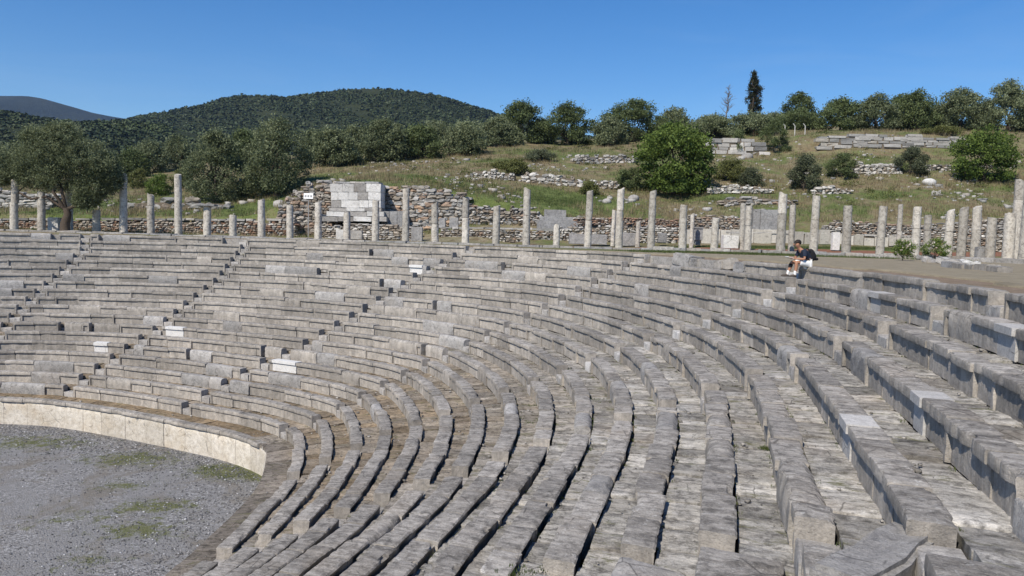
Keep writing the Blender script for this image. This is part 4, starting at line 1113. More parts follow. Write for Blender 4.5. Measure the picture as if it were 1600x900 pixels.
# ------------------------------------------------------------------ columns of the stoa
COLS = [  # px, top, base, width px, Y, joint px (0 = none), label
 (-30, 300, 359, 12, 64.5, 0, 'short grey column beyond the left of the olive'),
 (22, 280, 360.5, 12.5, 61.0, 0, 'tall pale column nearest the left edge, under the olive crown'),
 (65, 300, 361, 12.5, 60.9, 0, 'pale column half hidden by the olive crown, left of the white pedestal'),
 (108, 284, 361.5, 12, 63.6, 300, 'dappled column directly behind the olive trunk'),
 (150.5, 329, 362, 12.3, 62.4, 0, 'short grey stub just right of the olive trunk'),
 (193, 272, 364.5, 12.5, 62.0, 294, 'tall pale column at the right edge of the olive crown'),
 (236, 304, 365.5, 12, 61.6, 321, 'medium grey column with dark notch, right of the olive'),
 (279, 273, 367, 12.2, 61.2, 0, 'tallest slim pale column left of the ledge of dark rocks'),
 (323.5, 322, 368, 12.5, 60.8, 0, 'short pale column under a flat cap stone'),
 (364, 337, 368.5, 12, 60.4, 0, 'very short grey stub between two taller stubs on the left'),
 (409, 313, 369.5, 12.2, 59.9, 0, 'medium grey column left of the info sign'),
 (453, 321, 371.5, 11.6, 59.4, 0, 'shorter grey column next left of the info sign'),
 (497, 316, 373, 11.8, 58.9, 0, 'medium grey column directly below the info sign'),
 (542, 332, 374.5, 11.6, 58.4, 0, 'short grey column in front of the tomb steps'),
 (586.5, 313, 376.5, 12.2, 57.8, 0, 'medium column at the right corner of the tomb'),
 (633.5, 295, 378, 12, 57.2, 328, 'tall two-drum column right of the tomb shadow'),
 (679.5, 317, 379.5, 12, 56.7, 0, 'medium column before the boulder retaining wall'),
 (727, 310, 381.5, 12.2, 56.2, 340, 'two-drum column darker above its joint, at the boulder wall end'),
 (774.5, 322, 383, 12.2, 55.7, 0, 'medium plain column between two tall jointed ones'),
 (822, 296, 384.5, 12.8, 55.3, 336, 'tall two-drum column in front of the green grass strip'),
 (869, 351, 385, 11, 55.3, 0, 'very short stub left of the stone trough'),
 (918, 298, 386.5, 11.8, 55.2, 344, 'tall two-drum column standing before the stone trough'),
 (957, 328, 381, 7.0, 60.2, 0, 'thin grey post close behind a tall jointed column'),
 (966.5, 295, 388.5, 12.5, 55.0, 329, 'tallest two-drum column near the middle, with dark joint'),
 (996, 346, 383.5, 7.5, 59.6, 0, 'thin tapering stub beside the upright grey slab'),
 (1016.5, 299, 388.5, 12.5, 55.0, 337, 'tall two-drum column left of the bright green tree shadow'),
 (1066, 321, 390, 13, 54.6, 0, 'medium pale column left of the moulded pedestal'),
 (1080, 334, 384, 7.0, 58.6, 0, 'slim pale post touching the moulded pedestal'),
 (1115.5, 341, 391.5, 12.4, 54.2, 0, 'short grey column left of the white altar block'),
 (1159, 319, 389, 9.5, 56.5, 0, 'slim pale column at the left of the standing slabs'),
 (1167.5, 322, 393.5, 11.5, 53.6, 352, 'two-drum column overlapping the standing slabs'),
 (1219, 303, 396, 15, 53.0, 334, 'tall thick white column just left of the seated man'),
 (1236, 320, 391.5, 10.2, 56.2, 336, 'slimmer white column right behind the seated man'),
 (1270.5, 306, 396.5, 13.5, 53.2, 343, 'tall two-drum column right of the seated man'),
 (1321.5, 322, 398, 15, 52.6, 0, 'thick spotted column left of the rose bushes'),
 (1374, 322, 399.5, 13.6, 52.2, 0, 'pale spotted column just left of the left rose bush'),
 (1403.5, 320, 390, 8.2, 56.5, 0, 'slim dark-topped column behind the left rose bush'),
 (1428.5, 323, 404, 14, 49.5, 0, 'pale flaking column between the two rose bushes'),
 (1447.5, 336, 394, 12, 55.2, 360, 'short grey column behind the right rose bush'),
 (1480, 329, 401, 14, 51.0, 0, 'pale column next right of the right rose bush'),
 (1501, 325, 403, 14.6, 50.6, 0, 'grey weathered column second right of the rose bushes'),
 (1523, 323, 404.5, 15.2, 50.2, 0, 'pale column with the dark narrow block at its foot'),
 (1546, 341, 407, 15.5, 48.6, 0, 'short thick grey column near the right edge'),
 (1574, 334, 409, 18, 46.6, 0, 'broad mottled grey column near the right edge'),
 (1587, 282, 398, 17, 51.5, 312, 'tallest two-drum column at the right edge'),
 (1600, 262, 410.5, 19, 45.6, 318, 'column cut by the right edge of the photo'),
 (1648, 300, 413, 19, 44.5, 0, 'grey column outside the right edge'),
]
def make_column(i, px, top, base, w, Y, joint, lab):
    P = at(px, base, Y); z0 = gz(P.x, Y) + .06
    d = .93 * w / FPX * Y; h = (base - top) / FPX * Y; z0 = min(P.z, z0 + .12); 
    root = empty('stone_column', Vector((P.x, Y, z0)), lab, 'column', 'standing columns of the stoa')
    h = at(px, top, Y).z - z0
    rr = random.Random(i * 5 + 3); lean = Vector((rr.gauss(0, .009), rr.gauss(0, .009), 0))
    cuts = [0, h] if not joint else [0, at(px, joint, Y).z - z0, h]
    if not joint and h > 2.6 and rr.random() < .3: cuts = [0, h * rr.uniform(.4, .6), h]
    for c in range(len(cuts) - 1):
        za, zb = cuts[c] - (0 if c else .15), cuts[c + 1] - (.025 if c < len(cuts) - 2 else 0)
        n = 20; rows = max(4, int((zb - za) / .16)); V = []; shift = Vector((rr.gauss(0, .018), rr.gauss(0, .018), 0)) if c else Vector((0, 0, 0))
        ph = rr.uniform(0, 1); tsl = rr.gauss(0, .22)
        for j in range(rows + 1):
            z = za + (zb - za) * j / rows
            r = d / 2 * (1.03 - .11 * z / max(h, 3.6))
            if j == 0 or j == rows: r *= .975
            for k in range(n * 2):
                a = 2 * math.pi * (k + ph) / (n * 2); rk = r * (1 - (.035 if k % 2 else 0))
                p = Vector((rk * math.cos(a), rk * math.sin(a), z)) + lean * z + shift
                q = p + Vector((i * 3.1, 0, 0)); p += noise.noise_vector(q * 2.4) * .022 + noise.noise_vector(q * 8) * .010
                ch = max(0, noise.noise(q * 3.1) - .3) * .12; p.x *= 1 - ch; p.y *= 1 - ch
                if j == rows: p.z += (noise.noise(q * 3) * .13 + p.x * tsl) * (1 if c == len(cuts) - 2 else .15)
                V.append(p)
        m = n * 2
        F = [(j * m + k, j * m + (k + 1) % m, (j + 1) * m + (k + 1) % m, (j + 1) * m + k) for j in range(rows) for k in range(m)]
        F.append(tuple(range(m - 1, -1, -1))); F.append(tuple(range(rows * m, rows * m + m)))
        mesh_obj('lower_drum' if (c == 0 and len(cuts) > 2) else ('upper_drum' if len(cuts) > 2 else 'shaft'), V, F, M['column'], root, smooth=35)
    if 'cap stone' in lab:
        o = prism('cap_stone', None, Vector((0.02, 0, h)), (d * 2.3, d * 1.8, .14), .1, M['slab'], cat=None, jit=.03); o.parent = root
    # base block on the stylobate
    if P.z - .02 > gz(P.x, Y) and i % 3 == 0:
        pass
for i, c in enumerate(COLS): make_column(i, *c)

# stylobate kerb before the right-hand columns, and the broken gutter stones
def block_line(name, label, pts, w, h, d, mats, cat, seed, gap=.03, jit=.02, part='kerb_stone'):
    rr = random.Random(seed); A0 = pts[0]; root = empty(name, Vector((A0[0], A0[1], gz(*A0))), label, cat); o0 = Vector(root.location)
    for (p, q) in zip(pts[:-1], pts[1:]):
        A, B = Vector((p[0], p[1], 0)), Vector((q[0], q[1], 0)); L = (B - A).length; ax = (B - A).normalized(); x = 0
        while x < L - .1:
            ww = min(w * rr.uniform(.6, 1.4), L - x); c = A + ax * (x + ww / 2); c.z = gz(c.x, c.y) - .06
            hh = h * rr.uniform(.8, 1.15)
            o = prism(part, None, c - o0 + Vector((rr.gauss(0, jit), rr.gauss(0, jit), 0)), (ww - gap, d * rr.uniform(.85, 1.1), hh + .06), math.atan2(ax.y, ax.x) + rr.gauss(0, jit * .6), M[rr.choice(mats)], cat=None, jit=.02, bev=.025, tilt=(rr.gauss(0, jit), rr.gauss(0, jit))); o.parent = root
            x += ww
K = [at(x, y, Y) for x, y, Y in ((1020, 393, 52.6), (1110, 396, 51.6), (1190, 399, 50.4), (1290, 402, 49.6), (1400, 406, 48.6), (1470, 409, 47.2), (1560, 415, 44.0), (1660, 422, 41))]
block_line('stylobate_kerb', 'long grey stone kerb in front of the right-hand columns', [(p.x, p.y) for p in K], 1.25, .26, .75, ['slab', 'step', 'seat'], 'kerb', 5)
K2 = [onz(x, y, GZ) for x, y in ((1478, 417), (1520, 421), (1573, 426))]
block_line('gutter_stones', 'short line of grey gutter stones lying on the dirt at right', [(p.x, p.y) for p in K2], 1.0, .22, .5, ['seat', 'slab'], 'kerb', 6, jit=.03)
for (x, y, sx, sy, sz, rot, mt, lab) in [(1452, 410, .8, .5, .30, .4, 'step', 'broken pale stone left of the rubble pile by the right rose bush'), (1474, 412, .7, .5, .36, -.5, 'seat_worn', 'chunky broken stone in the pile under the right rose bush'), (1494, 413, .8, .5, .26, .8, 'step', 'tilted white fragment in the middle of the stone pile'), (1513, 413, 1.0, .45, .24, .1, 'marble', 'long white fragment at the right end of the stone pile'), (1441, 406, .5, .45, .25, .2, 'step', 'small stone at the left end of the stone pile')]:
    P = onz(x, y, GZ); prism('broken_stone', lab, P + Vector((0, 0, -.05)), (sx, sy, sz), rot, M[mt], group='broken stones by the rose bushes', jit=.10, tilt=(.12, .15), bev=.06)
K3 = [(-52, 60.5), (-32, 60.2), (-16, 57.0), (-6, 54.6), (2, 53.2), (11, 52.8)]
block_line('stylobate_kerb', 'low grey kerb at the feet of the left-hand and central columns', K3, 1.3, .14, .9, ['slab', 'step'], 'kerb', 9)
# fallen blocks at the rim
for (th, u, sx, sy, sz, rz, tl, mat, lab) in [(29.6, .3, 1.35, .95, .62, 2.0, (.12, -.1), 'seat_worn', 'big lumpy fallen block at the rim left of a second one'),
                                        (24.4, .28, 1.2, .8, .50, 1.7, (-.08, .12), 'seat', 'fallen cracked seat block next to the upper bench end'),
                                        (22.0, .25, .8, .7, .48, 2.0, (.06, .05), 'slab', 'dark rounded fallen block touching the upper bench')]:
    x, y = polar(th, rad(th, 19) + u); prism('fallen_block', lab, Vector((x, y, zrow(19) - SEAT_H)), (sx, sy, sz), rz, M[mat], group='fallen blocks at the rim', jit=.09, tilt=tl, bev=.07)
A_, B_ = onz(1305, 892, -2.66), onz(1432, 818, -2.66)
prism('fallen_block', 'long tilted grey block lying askew in the nearest wedge, bottom right', (A_ + B_) / 2 + Vector((0, 0, -.58)), ((B_ - A_).length, .46, .56), math.atan2(B_.y - A_.y, B_.x - A_.x), M['seat_worn'], group=None, jit=.045, tilt=(.02, -.01), bev=.05)
# single stones on the slope
for (px, py, Y, s, lab) in [(1452, 291, 79, 1.15, 'large white boulder alone on the right slope'), (903, 285, 80, .9, 'flat white rock at the end of the tumbled wall'), (1090, 227, 97, 1.0, 'grey boulder under the bush wall'), (948, 314, 73, .7, 'small pale rock in the grass strip'), (990, 309, 74, .9, 'flat pale rock above the central columns'),
                            (1168, 226, 94, 1.1, 'slanted grey boulder below the short ashlar wall'), (320, 316, 76, .8, 'square dark rock above the capped column'), (305, 317, 76.3, .7, 'rounded rock beside the square dark rock'), (438, 327, 73, 1.1, 'long grey boulder left of the info sign'), (1232, 318, 72, .6, 'small orange-brown rock behind the slim white column')]:
    a = at(px, py, Y); rr = random.Random(px); z = gz(a.x, Y)
    V = ICV * np.array([s * .62, s * .5, s * .42]); V = np.array([tuple(Vector(v) * (1 + .35 * noise.noise(Vector(v) * 1.7 + Vector((px, 0, 0))))) for v in V])
    o = np_mesh('boulder', V, ICF, M['marble' if 'white' in lab else 'step'], loc=(a.x, Y, z + s * .12)); tag(o, lab, 'boulder', 'single rocks on the slope')
def low_scrub():
    rs = np.random.RandomState(8); rr = random.Random(8); P = []; T = []
    pos = []
    while len(pos) < 230:
        px = rr.uniform(560, 1640) if rr.random() < .85 else rr.uniform(0, 480); Y = rr.uniform(71, 108); x = (px - 800) / FPX * Y
        if Y < wall_y(x) + 2.5 or noise.noise(Vector((x * .11, Y * .16, 7))) < -.05: continue
        pos.append((x, Y))
    Z = ground_z(pos)
    for (x, y), zz in zip(pos, Z):
        s = rr.uniform(.18, .55); n = int(50 * s / .3); t = rr.uniform(0, 1)
        P.append(np.array([x, y, zz + s * .35]) + rs.normal(0, 1, (n, 3)) * np.array([s * .7, s * .7, s * .38])); T.append(np.clip(t + rs.normal(0, .15, n), 0, 1))
    P = np.concatenate(P); T = np.concatenate(T)
    dd = rs.normal(0, 1, P.shape); dd /= np.linalg.norm(dd, axis=1)[:, None]; ee = np.cross(dd, rs.normal(0, 1, P.shape)); ee /= np.linalg.norm(ee, axis=1)[:, None] + 1e-9
    V = np.stack([P - dd * .09, P + ee * .045, P + dd * .09, P - ee * .045], 1).reshape(-1, 3)
    o = np_mesh('low_scrub', V, np.arange(len(V)).reshape(-1, 4), M['yellow'], np.repeat(T, 4)); tag(o, 'low dusty scrub dotted over the dry slope', 'scrub', kind='stuff')
low_scrub()
def scattered():
    rr = random.Random(14); V = []; F = []; C = []; P = []
    for _ in range(2600):
        px = rr.uniform(560, 1640); Y = rr.uniform(67, 100); x = (px - 800) / FPX * Y
        if noise.noise(Vector((x * .13, Y * .22, 2))) + rr.gauss(0, .12) < .12: continue
        P.append((x, Y))
    for _ in range(160):
        P.append((rr.uniform(-48, -16), rr.uniform(71, 84)))
    Z = ground_z(P)
    for (x, y), z in zip(P, Z):
        s = min(.42, .07 + rr.expovariate(1 / .07)); b = len(V); V += rock_verts(x, y, z + s * .15, s, rr, .7)
        c = rr.choice(PAL_W[1:3] + PAL_G + PAL_B[2:4]); C += [c] * 8; F += [tuple(b + i for i in f) for f in BOXF]
    o = np_mesh('scattered_stones', V, F, M['rubble'], C); tag(o, 'loose pale stones strewn over the dry hillside', 'stones', kind='stuff')
scattered()

# ------------------------------------------------------------------ trees and shrubs
def quads_from_points(P, rs, lw, ll, up=.3):
    n = len(P)
    d = rs.normal(0, 1, (n, 3)); d[:, 2] += up; d /= np.linalg.norm(d, axis=1)[:, None]
    e = np.cross(d, rs.normal(0, 1, (n, 3))); e /= np.linalg.norm(e, axis=1)[:, None] + 1e-9
    L = ll * rs.uniform(.6, 1.3, (n, 1)); W = lw * rs.uniform(.6, 1.3, (n, 1))
    V = np.stack([P - d * L * .5, P + e * W * .5, P + d * L * .5, P - e * W * .5], 1).reshape(-1, 3)
    F = np.arange(4 * n).reshape(n, 4)
    return V, F
def limb(V, F, a, b, ra, rb, rr, seg=5, wob=.12):
    a = Vector(a); b = Vector(b); n = 7; d = (b - a); up = Vector((0, 0, 1)); ex = d.cross(up)
    if ex.length < 1e-3: ex = Vector((1, 0, 0))
    ex.normalize(); ey = d.cross(ex).normalized(); base = len(V); L = d.length
    for i in range(seg + 1):
        t = i / seg; c = a + d * t
        if 0 < i < seg: c = c + Vector((rr.gauss(0, 1), rr.gauss(0, 1), rr.gauss(0, .5))) * wob * L * .18
        r = ra + (rb - ra) * t
        for k in range(n):
            an = 2 * math.pi * k / n; q = r * (1 + rr.uniform(-.12, .12)); p = c + ex * math.cos(an) * q + ey * math.sin(an) * q; V.append(tuple(p))
    for i in range(seg):
        for k in range(n):
            F.append((base + i * n + k, base + i * n + (k + 1) % n, base + (i + 1) * n + (k + 1) % n, base + (i + 1) * n + k))
def tree(name, label, cat, base, H, W, mat, seed, trunk_h=.25, lobes=9, clumps=110, leaves=26, leaf=(.10, .26), cr=.42, depth=None, lean=(0, 0), group=None, bark='bark', trunk_r=None, low=.12, shape='round', lobe_list=None, limbs=True, limb_n=8):
    """base = Vector at ground; crown built of leaf clumps held by visible limbs"""
    rs = np.random.RandomState(seed); rr = random.Random(seed); D = depth or W * .85
    root = empty(name, base, label, cat, group)
    zc0 = H * low; L = []
    if lobe_list: L = [(Vector(c), Vector(r)) for c, r in lobe_list]
    else:
        for i in range(lobes):
            f = (i + .5) / lobes; a = i * 2.4 + rr.uniform(-.5, .5)
            z = H * (low + (.86 - low) * f)
            prof = math.sin(math.pi * min(1, .30 + .62 * f)) ** .8
            q = rr.uniform(.11, .25); rad_ = max(0, .53 * prof - q * .7) * rr.uniform(.6, 1.15)
            L.append((Vector((math.cos(a) * rad_ * W + lean[0] * f, math.sin(a) * rad_ * D + lean[1] * f, z)), Vector((W * q, D * q, H * q * .82))))
    P = []; T = []; tmean = rs.uniform(.34, .60)
    for ci in range(clumps):
        c, r = L[rs.randint(len(L))] if ci >= len(L) else L[ci]
        v = rs.normal(0, 1, 3); v /= np.linalg.norm(v); q = rs.uniform(.35, 1.0) ** .5
        cc = np.array(c) + v * q * np.array(r)
        if cc[2] < .12: cc[2] = .12 + rs.rand() * .3
        k = max(4, int(leaves * rs.uniform(.5, 1.5))); rcl = cr * rs.uniform(.6, 1.35)
        pts = cc + rs.normal(0, 1, (k, 3)) * np.array([rcl, rcl, rcl * .75]) * .55
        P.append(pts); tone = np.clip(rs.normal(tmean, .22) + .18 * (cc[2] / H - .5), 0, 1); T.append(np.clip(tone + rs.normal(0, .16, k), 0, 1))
    P = np.concatenate(P); T = np.concatenate(T); ok = P[:, 2] > .03; P, T = P[ok], T[ok]
    V, F = quads_from_points(P, rs, leaf[0], leaf[1])
    np_mesh('crown', V, F, M[mat], np.repeat(T, 4), parent=root)
    if limbs:
        V = []; F = []; tr = trunk_r or max(.06, H * .035); th = H * trunk_h
        fork = Vector((lean[0] * .25, lean[1] * .25, th))
        limb(V, F, (0, 0, -.25), fork, tr * 1.35, tr * .85, rr)
        for c, r in L[-limb_n:]:
            limb(V, F, fork * .92, Vector(c), tr * .5, tr * .10, rr, 5, .5)
        mesh_obj('trunk', V, F, M[bark], root, smooth=0)
    return root
def px_tree(name, label, cat, x0, x1, yt, yb, Y, mat, seed, **kw):
    a = at((x0 + x1) / 2, yb, Y); W = (x1 - x0) / FPX * Y; z = gz(a.x, Y); H = at((x0 + x1) / 2, yt, Y).z - z
    kw.setdefault('cr', min(.55, W * .13)); 
    return tree(name, label, cat, Vector((a.x, Y, z)), H, W, mat, seed, **kw)
OG = 'olive trees behind the ruins'
# the olive in front of the left columns
b_ = at(104, 365, 60.8); bz = GZ
u = 60.8 / FPX
def lo(px, py, dy, rx, ry, rz): return ((((px - 104) * u), dy, (362 - py) * u), (rx * u, ry, rz * u))
tree('olive_tree', 'broad old olive with leaning dark trunk in front of the leftmost columns', 'olive tree', Vector((b_.x, 60.8, bz)), 7.6, 10, 'olive', 5, clumps=2100, leaves=40, leaf=(.06, .20), cr=.42, limb_n=5, trunk_r=.30,
     lobe_list=[lo(60, 246, .6, 46, 2.2, 34), lo(12, 252, .8, 40, 2.2, 32), lo(-30, 258, .6, 32, 1.9, 28), lo(100, 230, 0, 40, 2.2, 27), lo(136, 246, -.2, 34, 2.0, 30), lo(160, 262, .2, 24, 1.7, 28), lo(85, 276, .2, 38, 1.9, 22), lo(146, 290, .2, 26, 1.5, 22), lo(50, 276, .8, 30, 1.7, 18), lo(110, 262, .8, 46, 2.2, 34), lo(135, 310, 0, 15, 1.1, 12), lo(172, 276, .4, 15, 1.1, 17), lo(100, 206, 0, 20, 1.4, 13), lo(70, 218, 0, 34, 1.8, 18), lo(-8, 274, .8, 24, 1.5, 16)])
TREES = [  # name, label, x0,x1,yt,yb,Y, mat
 ('olive_tree', 'rounded dark olive left of the rubble outcrop, behind the tall slim column', 292, 384, 196, 303, 79, 'olive'),
 ('olive_tree', 'tallest bushy olive on the left, right of the rubble outcrop', 378, 488, 178, 304, 78.5, 'olive'),
 ('olive_tree', 'olive behind and right of the tallest left olive', 478, 562, 198, 272, 92, 'olive'),
 ('olive_tree', 'rounded olive with a pale top above the tomb', 556, 640, 183, 255, 96, 'olive'),
 ('evergreen_oak', 'dark low crown filling the gap right above the tomb', 618, 690, 194, 252, 98, 'oak'),
 ('olive_tree', 'spreading olive left of the tree group on the skyline', 690, 765, 188, 250, 99, 'olive'),
 ('olive_tree', 'grey-green olive half behind the skyline trees near the hill foot', 745, 812, 182, 246, 108, 'olive'),
 ('evergreen_oak', 'tall narrow dark tree at the right foot of the far hill', 778, 852, 157, 236, 112, 'oak'),
 ('evergreen_oak', 'broad dark tree alone against the sky left of centre', 845, 928, 158, 232, 112, 'oak'),
 ('evergreen_oak', 'dark bushy tree behind the bright green tree', 940, 1042, 154, 226, 112, 'oak'),
 ('olive_tree', 'small pale olive between dark tree and bright tree', 925, 978, 184, 232, 108, 'olive'),
 ('olive_tree', 'thin-topped olive just right above the bright green tree', 1026, 1080, 170, 222, 114, 'olive'),
 ('olive_tree', 'low silvery olive above the short broken wall', 1072, 1160, 180, 226, 106, 'olive'),
 ('olive_tree', 'low olive right of the dead tree, below the cypress', 1138, 1215, 176, 226, 107, 'olive'),
 ('evergreen_oak', 'dark round tree behind the fence posts', 1205, 1290, 172, 214, 114, 'oak'),
 ('evergreen_oak', 'isolated dark round crown against the sky right of the cypress', 1222, 1272, 142, 200, 128, 'oak'),
 ('evergreen_oak', 'wide dark tree right of the fence posts', 1272, 1352, 152, 214, 110, 'oak'),
 ('olive_tree', 'brownish olive above the left part of the terrace wall', 1332, 1402, 147, 214, 109, 'olive'),
 ('evergreen_oak', 'dark tree above the middle of the terrace wall', 1398, 1464, 139, 214, 109, 'oak'),
 ('evergreen_oak', 'small dark tree in the gap of the skyline row', 1385, 1425, 144, 206, 118, 'oak'),
 ('olive_tree', 'spreading olive above the right end of the terrace wall', 1456, 1542, 138, 212, 108, 'olive'),
 ('olive_tree', 'big brownish olive at the right edge of the skyline', 1528, 1618, 126, 214, 107, 'olive'),
 ('evergreen_oak', 'tree cut off by the right edge of the photo', 1600, 1690, 135, 212, 108, 'oak'),
 ('olive_tree', 'small distant olive left of the prickly pear', 205, 262, 216, 272, 118, 'olive'),
 ('olive_tree', 'distant olive seen above the prickly pear', 248, 312, 212, 268, 122, 'olive'),
 ('evergreen_oak', 'low dark tree below the left end of the hill', 180, 232, 232, 282, 112, 'oak'),
 ('olive_tree', 'pale olive in the distance behind the tallest left olive', 462, 515, 202, 262, 118, 'olive'),
 ('olive_tree', 'olive in the second row behind the pale-topped one', 520, 590, 196, 250, 120, 'olive'),
 ('olive_tree', 'olive in the second row above the grass brow', 640, 722, 190, 246, 121, 'olive'),
 ('evergreen_oak', 'dark crown behind the two largest left olives', 352, 412, 200, 268, 112, 'oak'),
 ('olive_tree', 'hazy olive far left behind the old leaning olive', -60, 40, 225, 300, 105, 'olive'),
]
TREES += [('olive_tree', 'low grey-green olive filling the skyline left of the dead tree', 1078, 1136, 184, 222, 118, 'olive'), ('evergreen_oak', 'low dark crown between the two rightmost skyline olives', 1512, 1560, 160, 214, 116, 'oak'), ('olive_tree', 'low olive right of the cypress foot, before the isolated crown', 1186, 1236, 178, 214, 120, 'olive'), ('evergreen_oak', 'dark crown linking the skyline trees above the terrace wall middle', 1440, 1484, 160, 212, 117, 'oak'), ('evergreen_oak', 'small dark tree left of the dark tree that stands alone on the skyline', 822, 872, 186, 236, 118, 'oak')]
for i, (nm, lab, x0, x1, yt, yb, Y, mt) in enumerate(TREES):
    big = (x1 - x0) * (yb - yt)
    px_tree(nm, lab, 'olive tree' if nm == 'olive_tree' else 'tree', x0, x1, yt, yb, Y, mt, 40 + i, clumps=int(170 + big / 17), leaves=27, leaf=(.14, .32) if Y > 90 else (.10, .25), low=.02, lobes=16, trunk_h=.12, limb_n=6, group=OG if nm == 'olive_tree' else 'dark trees on the skyline')
# big bright tree on the slope
def fig_lobes(W, H, seed):
    rr = random.Random(seed); L = []
    for f, rw, n in ((.12, .30, 6), (.34, .37, 7), (.56, .38, 7), (.75, .29, 6), (.86, .13, 3)):
        for i in range(n):
            a = 6.283 * (i + rr.uniform(-.25, .25)) / n + f * 5; q = rr.uniform(.13, .19)
            L.append(((math.cos(a) * rw * W * rr.uniform(.75, 1.1), math.sin(a) * rw * W * .9, H * (f + rr.uniform(-.05, .05))), (W * q, W * q, H * q * .75)))
    return L
px_tree('fig_tree', 'large bright green tree with dense crown in the middle of the slope', 'tree', 992, 1112, 194, 306, 78, 'fig', 90, clumps=760, leaves=30, leaf=(.17, .28), cr=.5, trunk_h=.2, lobe_list=fig_lobes(7.6, 7.1, 1), limb_n=5)
px_tree('fig_tree', 'round bright green tree on the right slope below the terrace wall', 'tree', 1488, 1584, 214, 296, 80, 'fig', 91, clumps=520, leaves=28, leaf=(.14, .24), cr=.45, trunk_h=.15, lobe_list=fig_lobes(6.2, 5.3, 2), limb_n=5)
SH = [('dusty oval shrub left of the big bright tree, on the brow', 816, 866, 234, 260, 92, 'shrub'), ('ragged bush below the skyline trees above the rubble', 782, 828, 248, 290, 82, 'yellow'), ('round dark green bush beside the heap of white rubble', 960, 1006, 262, 301, 79, 'oak'),
      ('yellowish low shrub right of the bright tree', 1112, 1168, 248, 290, 82, 'yellow'), ('grey-green shrub in front of the yellowish one', 1152, 1190, 262, 298, 79.5, 'shrub'), ('tallest dark oval shrub on the middle right slope', 1228, 1281, 238, 311, 77, 'shrub'),
      ('green bush right of the tallest dark shrub', 1292, 1336, 236, 285, 82, 'oak'), ('grey-green round shrub below the terrace wall', 1394, 1447, 226, 284, 83.5, 'shrub'), ('dark hanging bush at the right end of the short broken wall', 1184, 1232, 182, 238, 97, 'oak'),
      ('small hanging bush in the middle of the short broken wall', 1138, 1166, 200, 232, 96.6, 'oak'), ('dry brown bush left under the brow shrub', 770, 800, 252, 278, 86, 'yellow'), ('small bush clinging to the slope above the tall columns', 908, 934, 284, 306, 76, 'yellow'),
      ('prickly pear clump left of the tall slim column', 230, 268, 270, 302, 86, 'fig'), ('scrubby bush at the foot of the near olive on the left', 268, 300, 262, 300, 92, 'yellow'), ('dry shrub behind the tall column by the olive', 200, 236, 264, 300, 95, 'yellow'), ('low bush above the terrace wall at right', 1440, 1500, 198, 222, 101, 'yellow')]
for i, (lab, x0, x1, yt, yb, Y, mt) in enumerate(SH):
    px_tree('shrub', lab, 'shrub', x0, x1, yt, yb, Y, mt, 140 + i, clumps=int(90 + (x1 - x0) * (yb - yt) / 9), leaves=26, leaf=(.07, .19), low=.0, lobes=9, cr=.30, trunk_h=.12, trunk_r=.05, group='shrubs on the slope')
# cypress
a = at(1177, 186, 134); u = 134 / FPX; z = gz(a.x, 134); Hc = at(1177, 113, 134).z - z
ll = []
for i in range(12):
    f = i / 11; wv = (.5 + .9 * math.sin(math.pi * min(1, f * .72 + .22))) * 8.2 * u * (1 - max(0, f - .8) * 3)
    ll.append(((random.Random(i).gauss(0, .14), 0, Hc * (.10 + .84 * f)), (max(.22, wv), max(.22, wv), Hc * .085)))
tree('cypress_tree', 'tall narrow dark cypress standing alone above the skyline', 'cypress', Vector((a.x, 134, z)), Hc, 2.6, 'cypress', 7, lobe_list=ll, clumps=330, leaves=26, leaf=(.12, .32), cr=.34, trunk_h=.1)
# dead tree
def dead_tree():
    Y = 125; a = at(1135, 190, Y); z = gz(a.x, Y); H = at(1135, 136, Y).z - z; root = empty('dead_tree', Vector((a.x, Y, z)), 'thin leafless dead tree left of the cypress', 'dead tree'); rr = random.Random(6); V = []; F = []
    limb(V, F, (0, 0, -.2), (.1, 0, H), .13, .02, rr, 7, .15); mesh_obj('trunk', V, F, M['deadwood'], root)
    V = []; F = []
    for i in range(30):
        f = rr.uniform(.3, .98); an = rr.uniform(0, 6.28); l = (1.05 - f) * H * .30 + .25
        b0 = Vector((.1 * f, 0, H * f)); e0 = b0 + Vector((math.cos(an) * l * .8, math.sin(an) * l * .8, l * .75)); limb(V, F, b0, e0, .045, .012, rr, 3, .4)
        for _ in range(2): q = b0.lerp(e0, rr.uniform(.4, .9)); limb(V, F, q, q + Vector((rr.gauss(0, .3), rr.gauss(0, .3), rr.uniform(.15, .5))), .02, .008, rr, 2, .3)
    mesh_obj('branches', V, F, M['deadwood'], root)
dead_tree()
# fence posts with bent tops
for i, (px, lab) in enumerate([(1226, 'leftmost of the three concrete fence posts with bent top'), (1241.5, 'middle one of the three concrete fence posts'), (1257.5, 'rightmost of the three concrete fence posts with bent top')]):
    Y = 103; a = at(px, 212, Y); z = gz(a.x, Y); h = at(px, 197, Y).z - z; r = empty('fence_post', Vector((a.x, Y, z)), lab, 'fence post', 'concrete fence posts on the brow'); V = []; F = []
    limb(V, F, (0, 0, -.2), (0, 0, h), .06, .055, random.Random(1), 2, 0); limb(V, F, (0, 0, h), (-.28, 0, h + .32), .055, .045, random.Random(2), 2, 0)
    mesh_obj('post', V, F, M['concrete'], r)
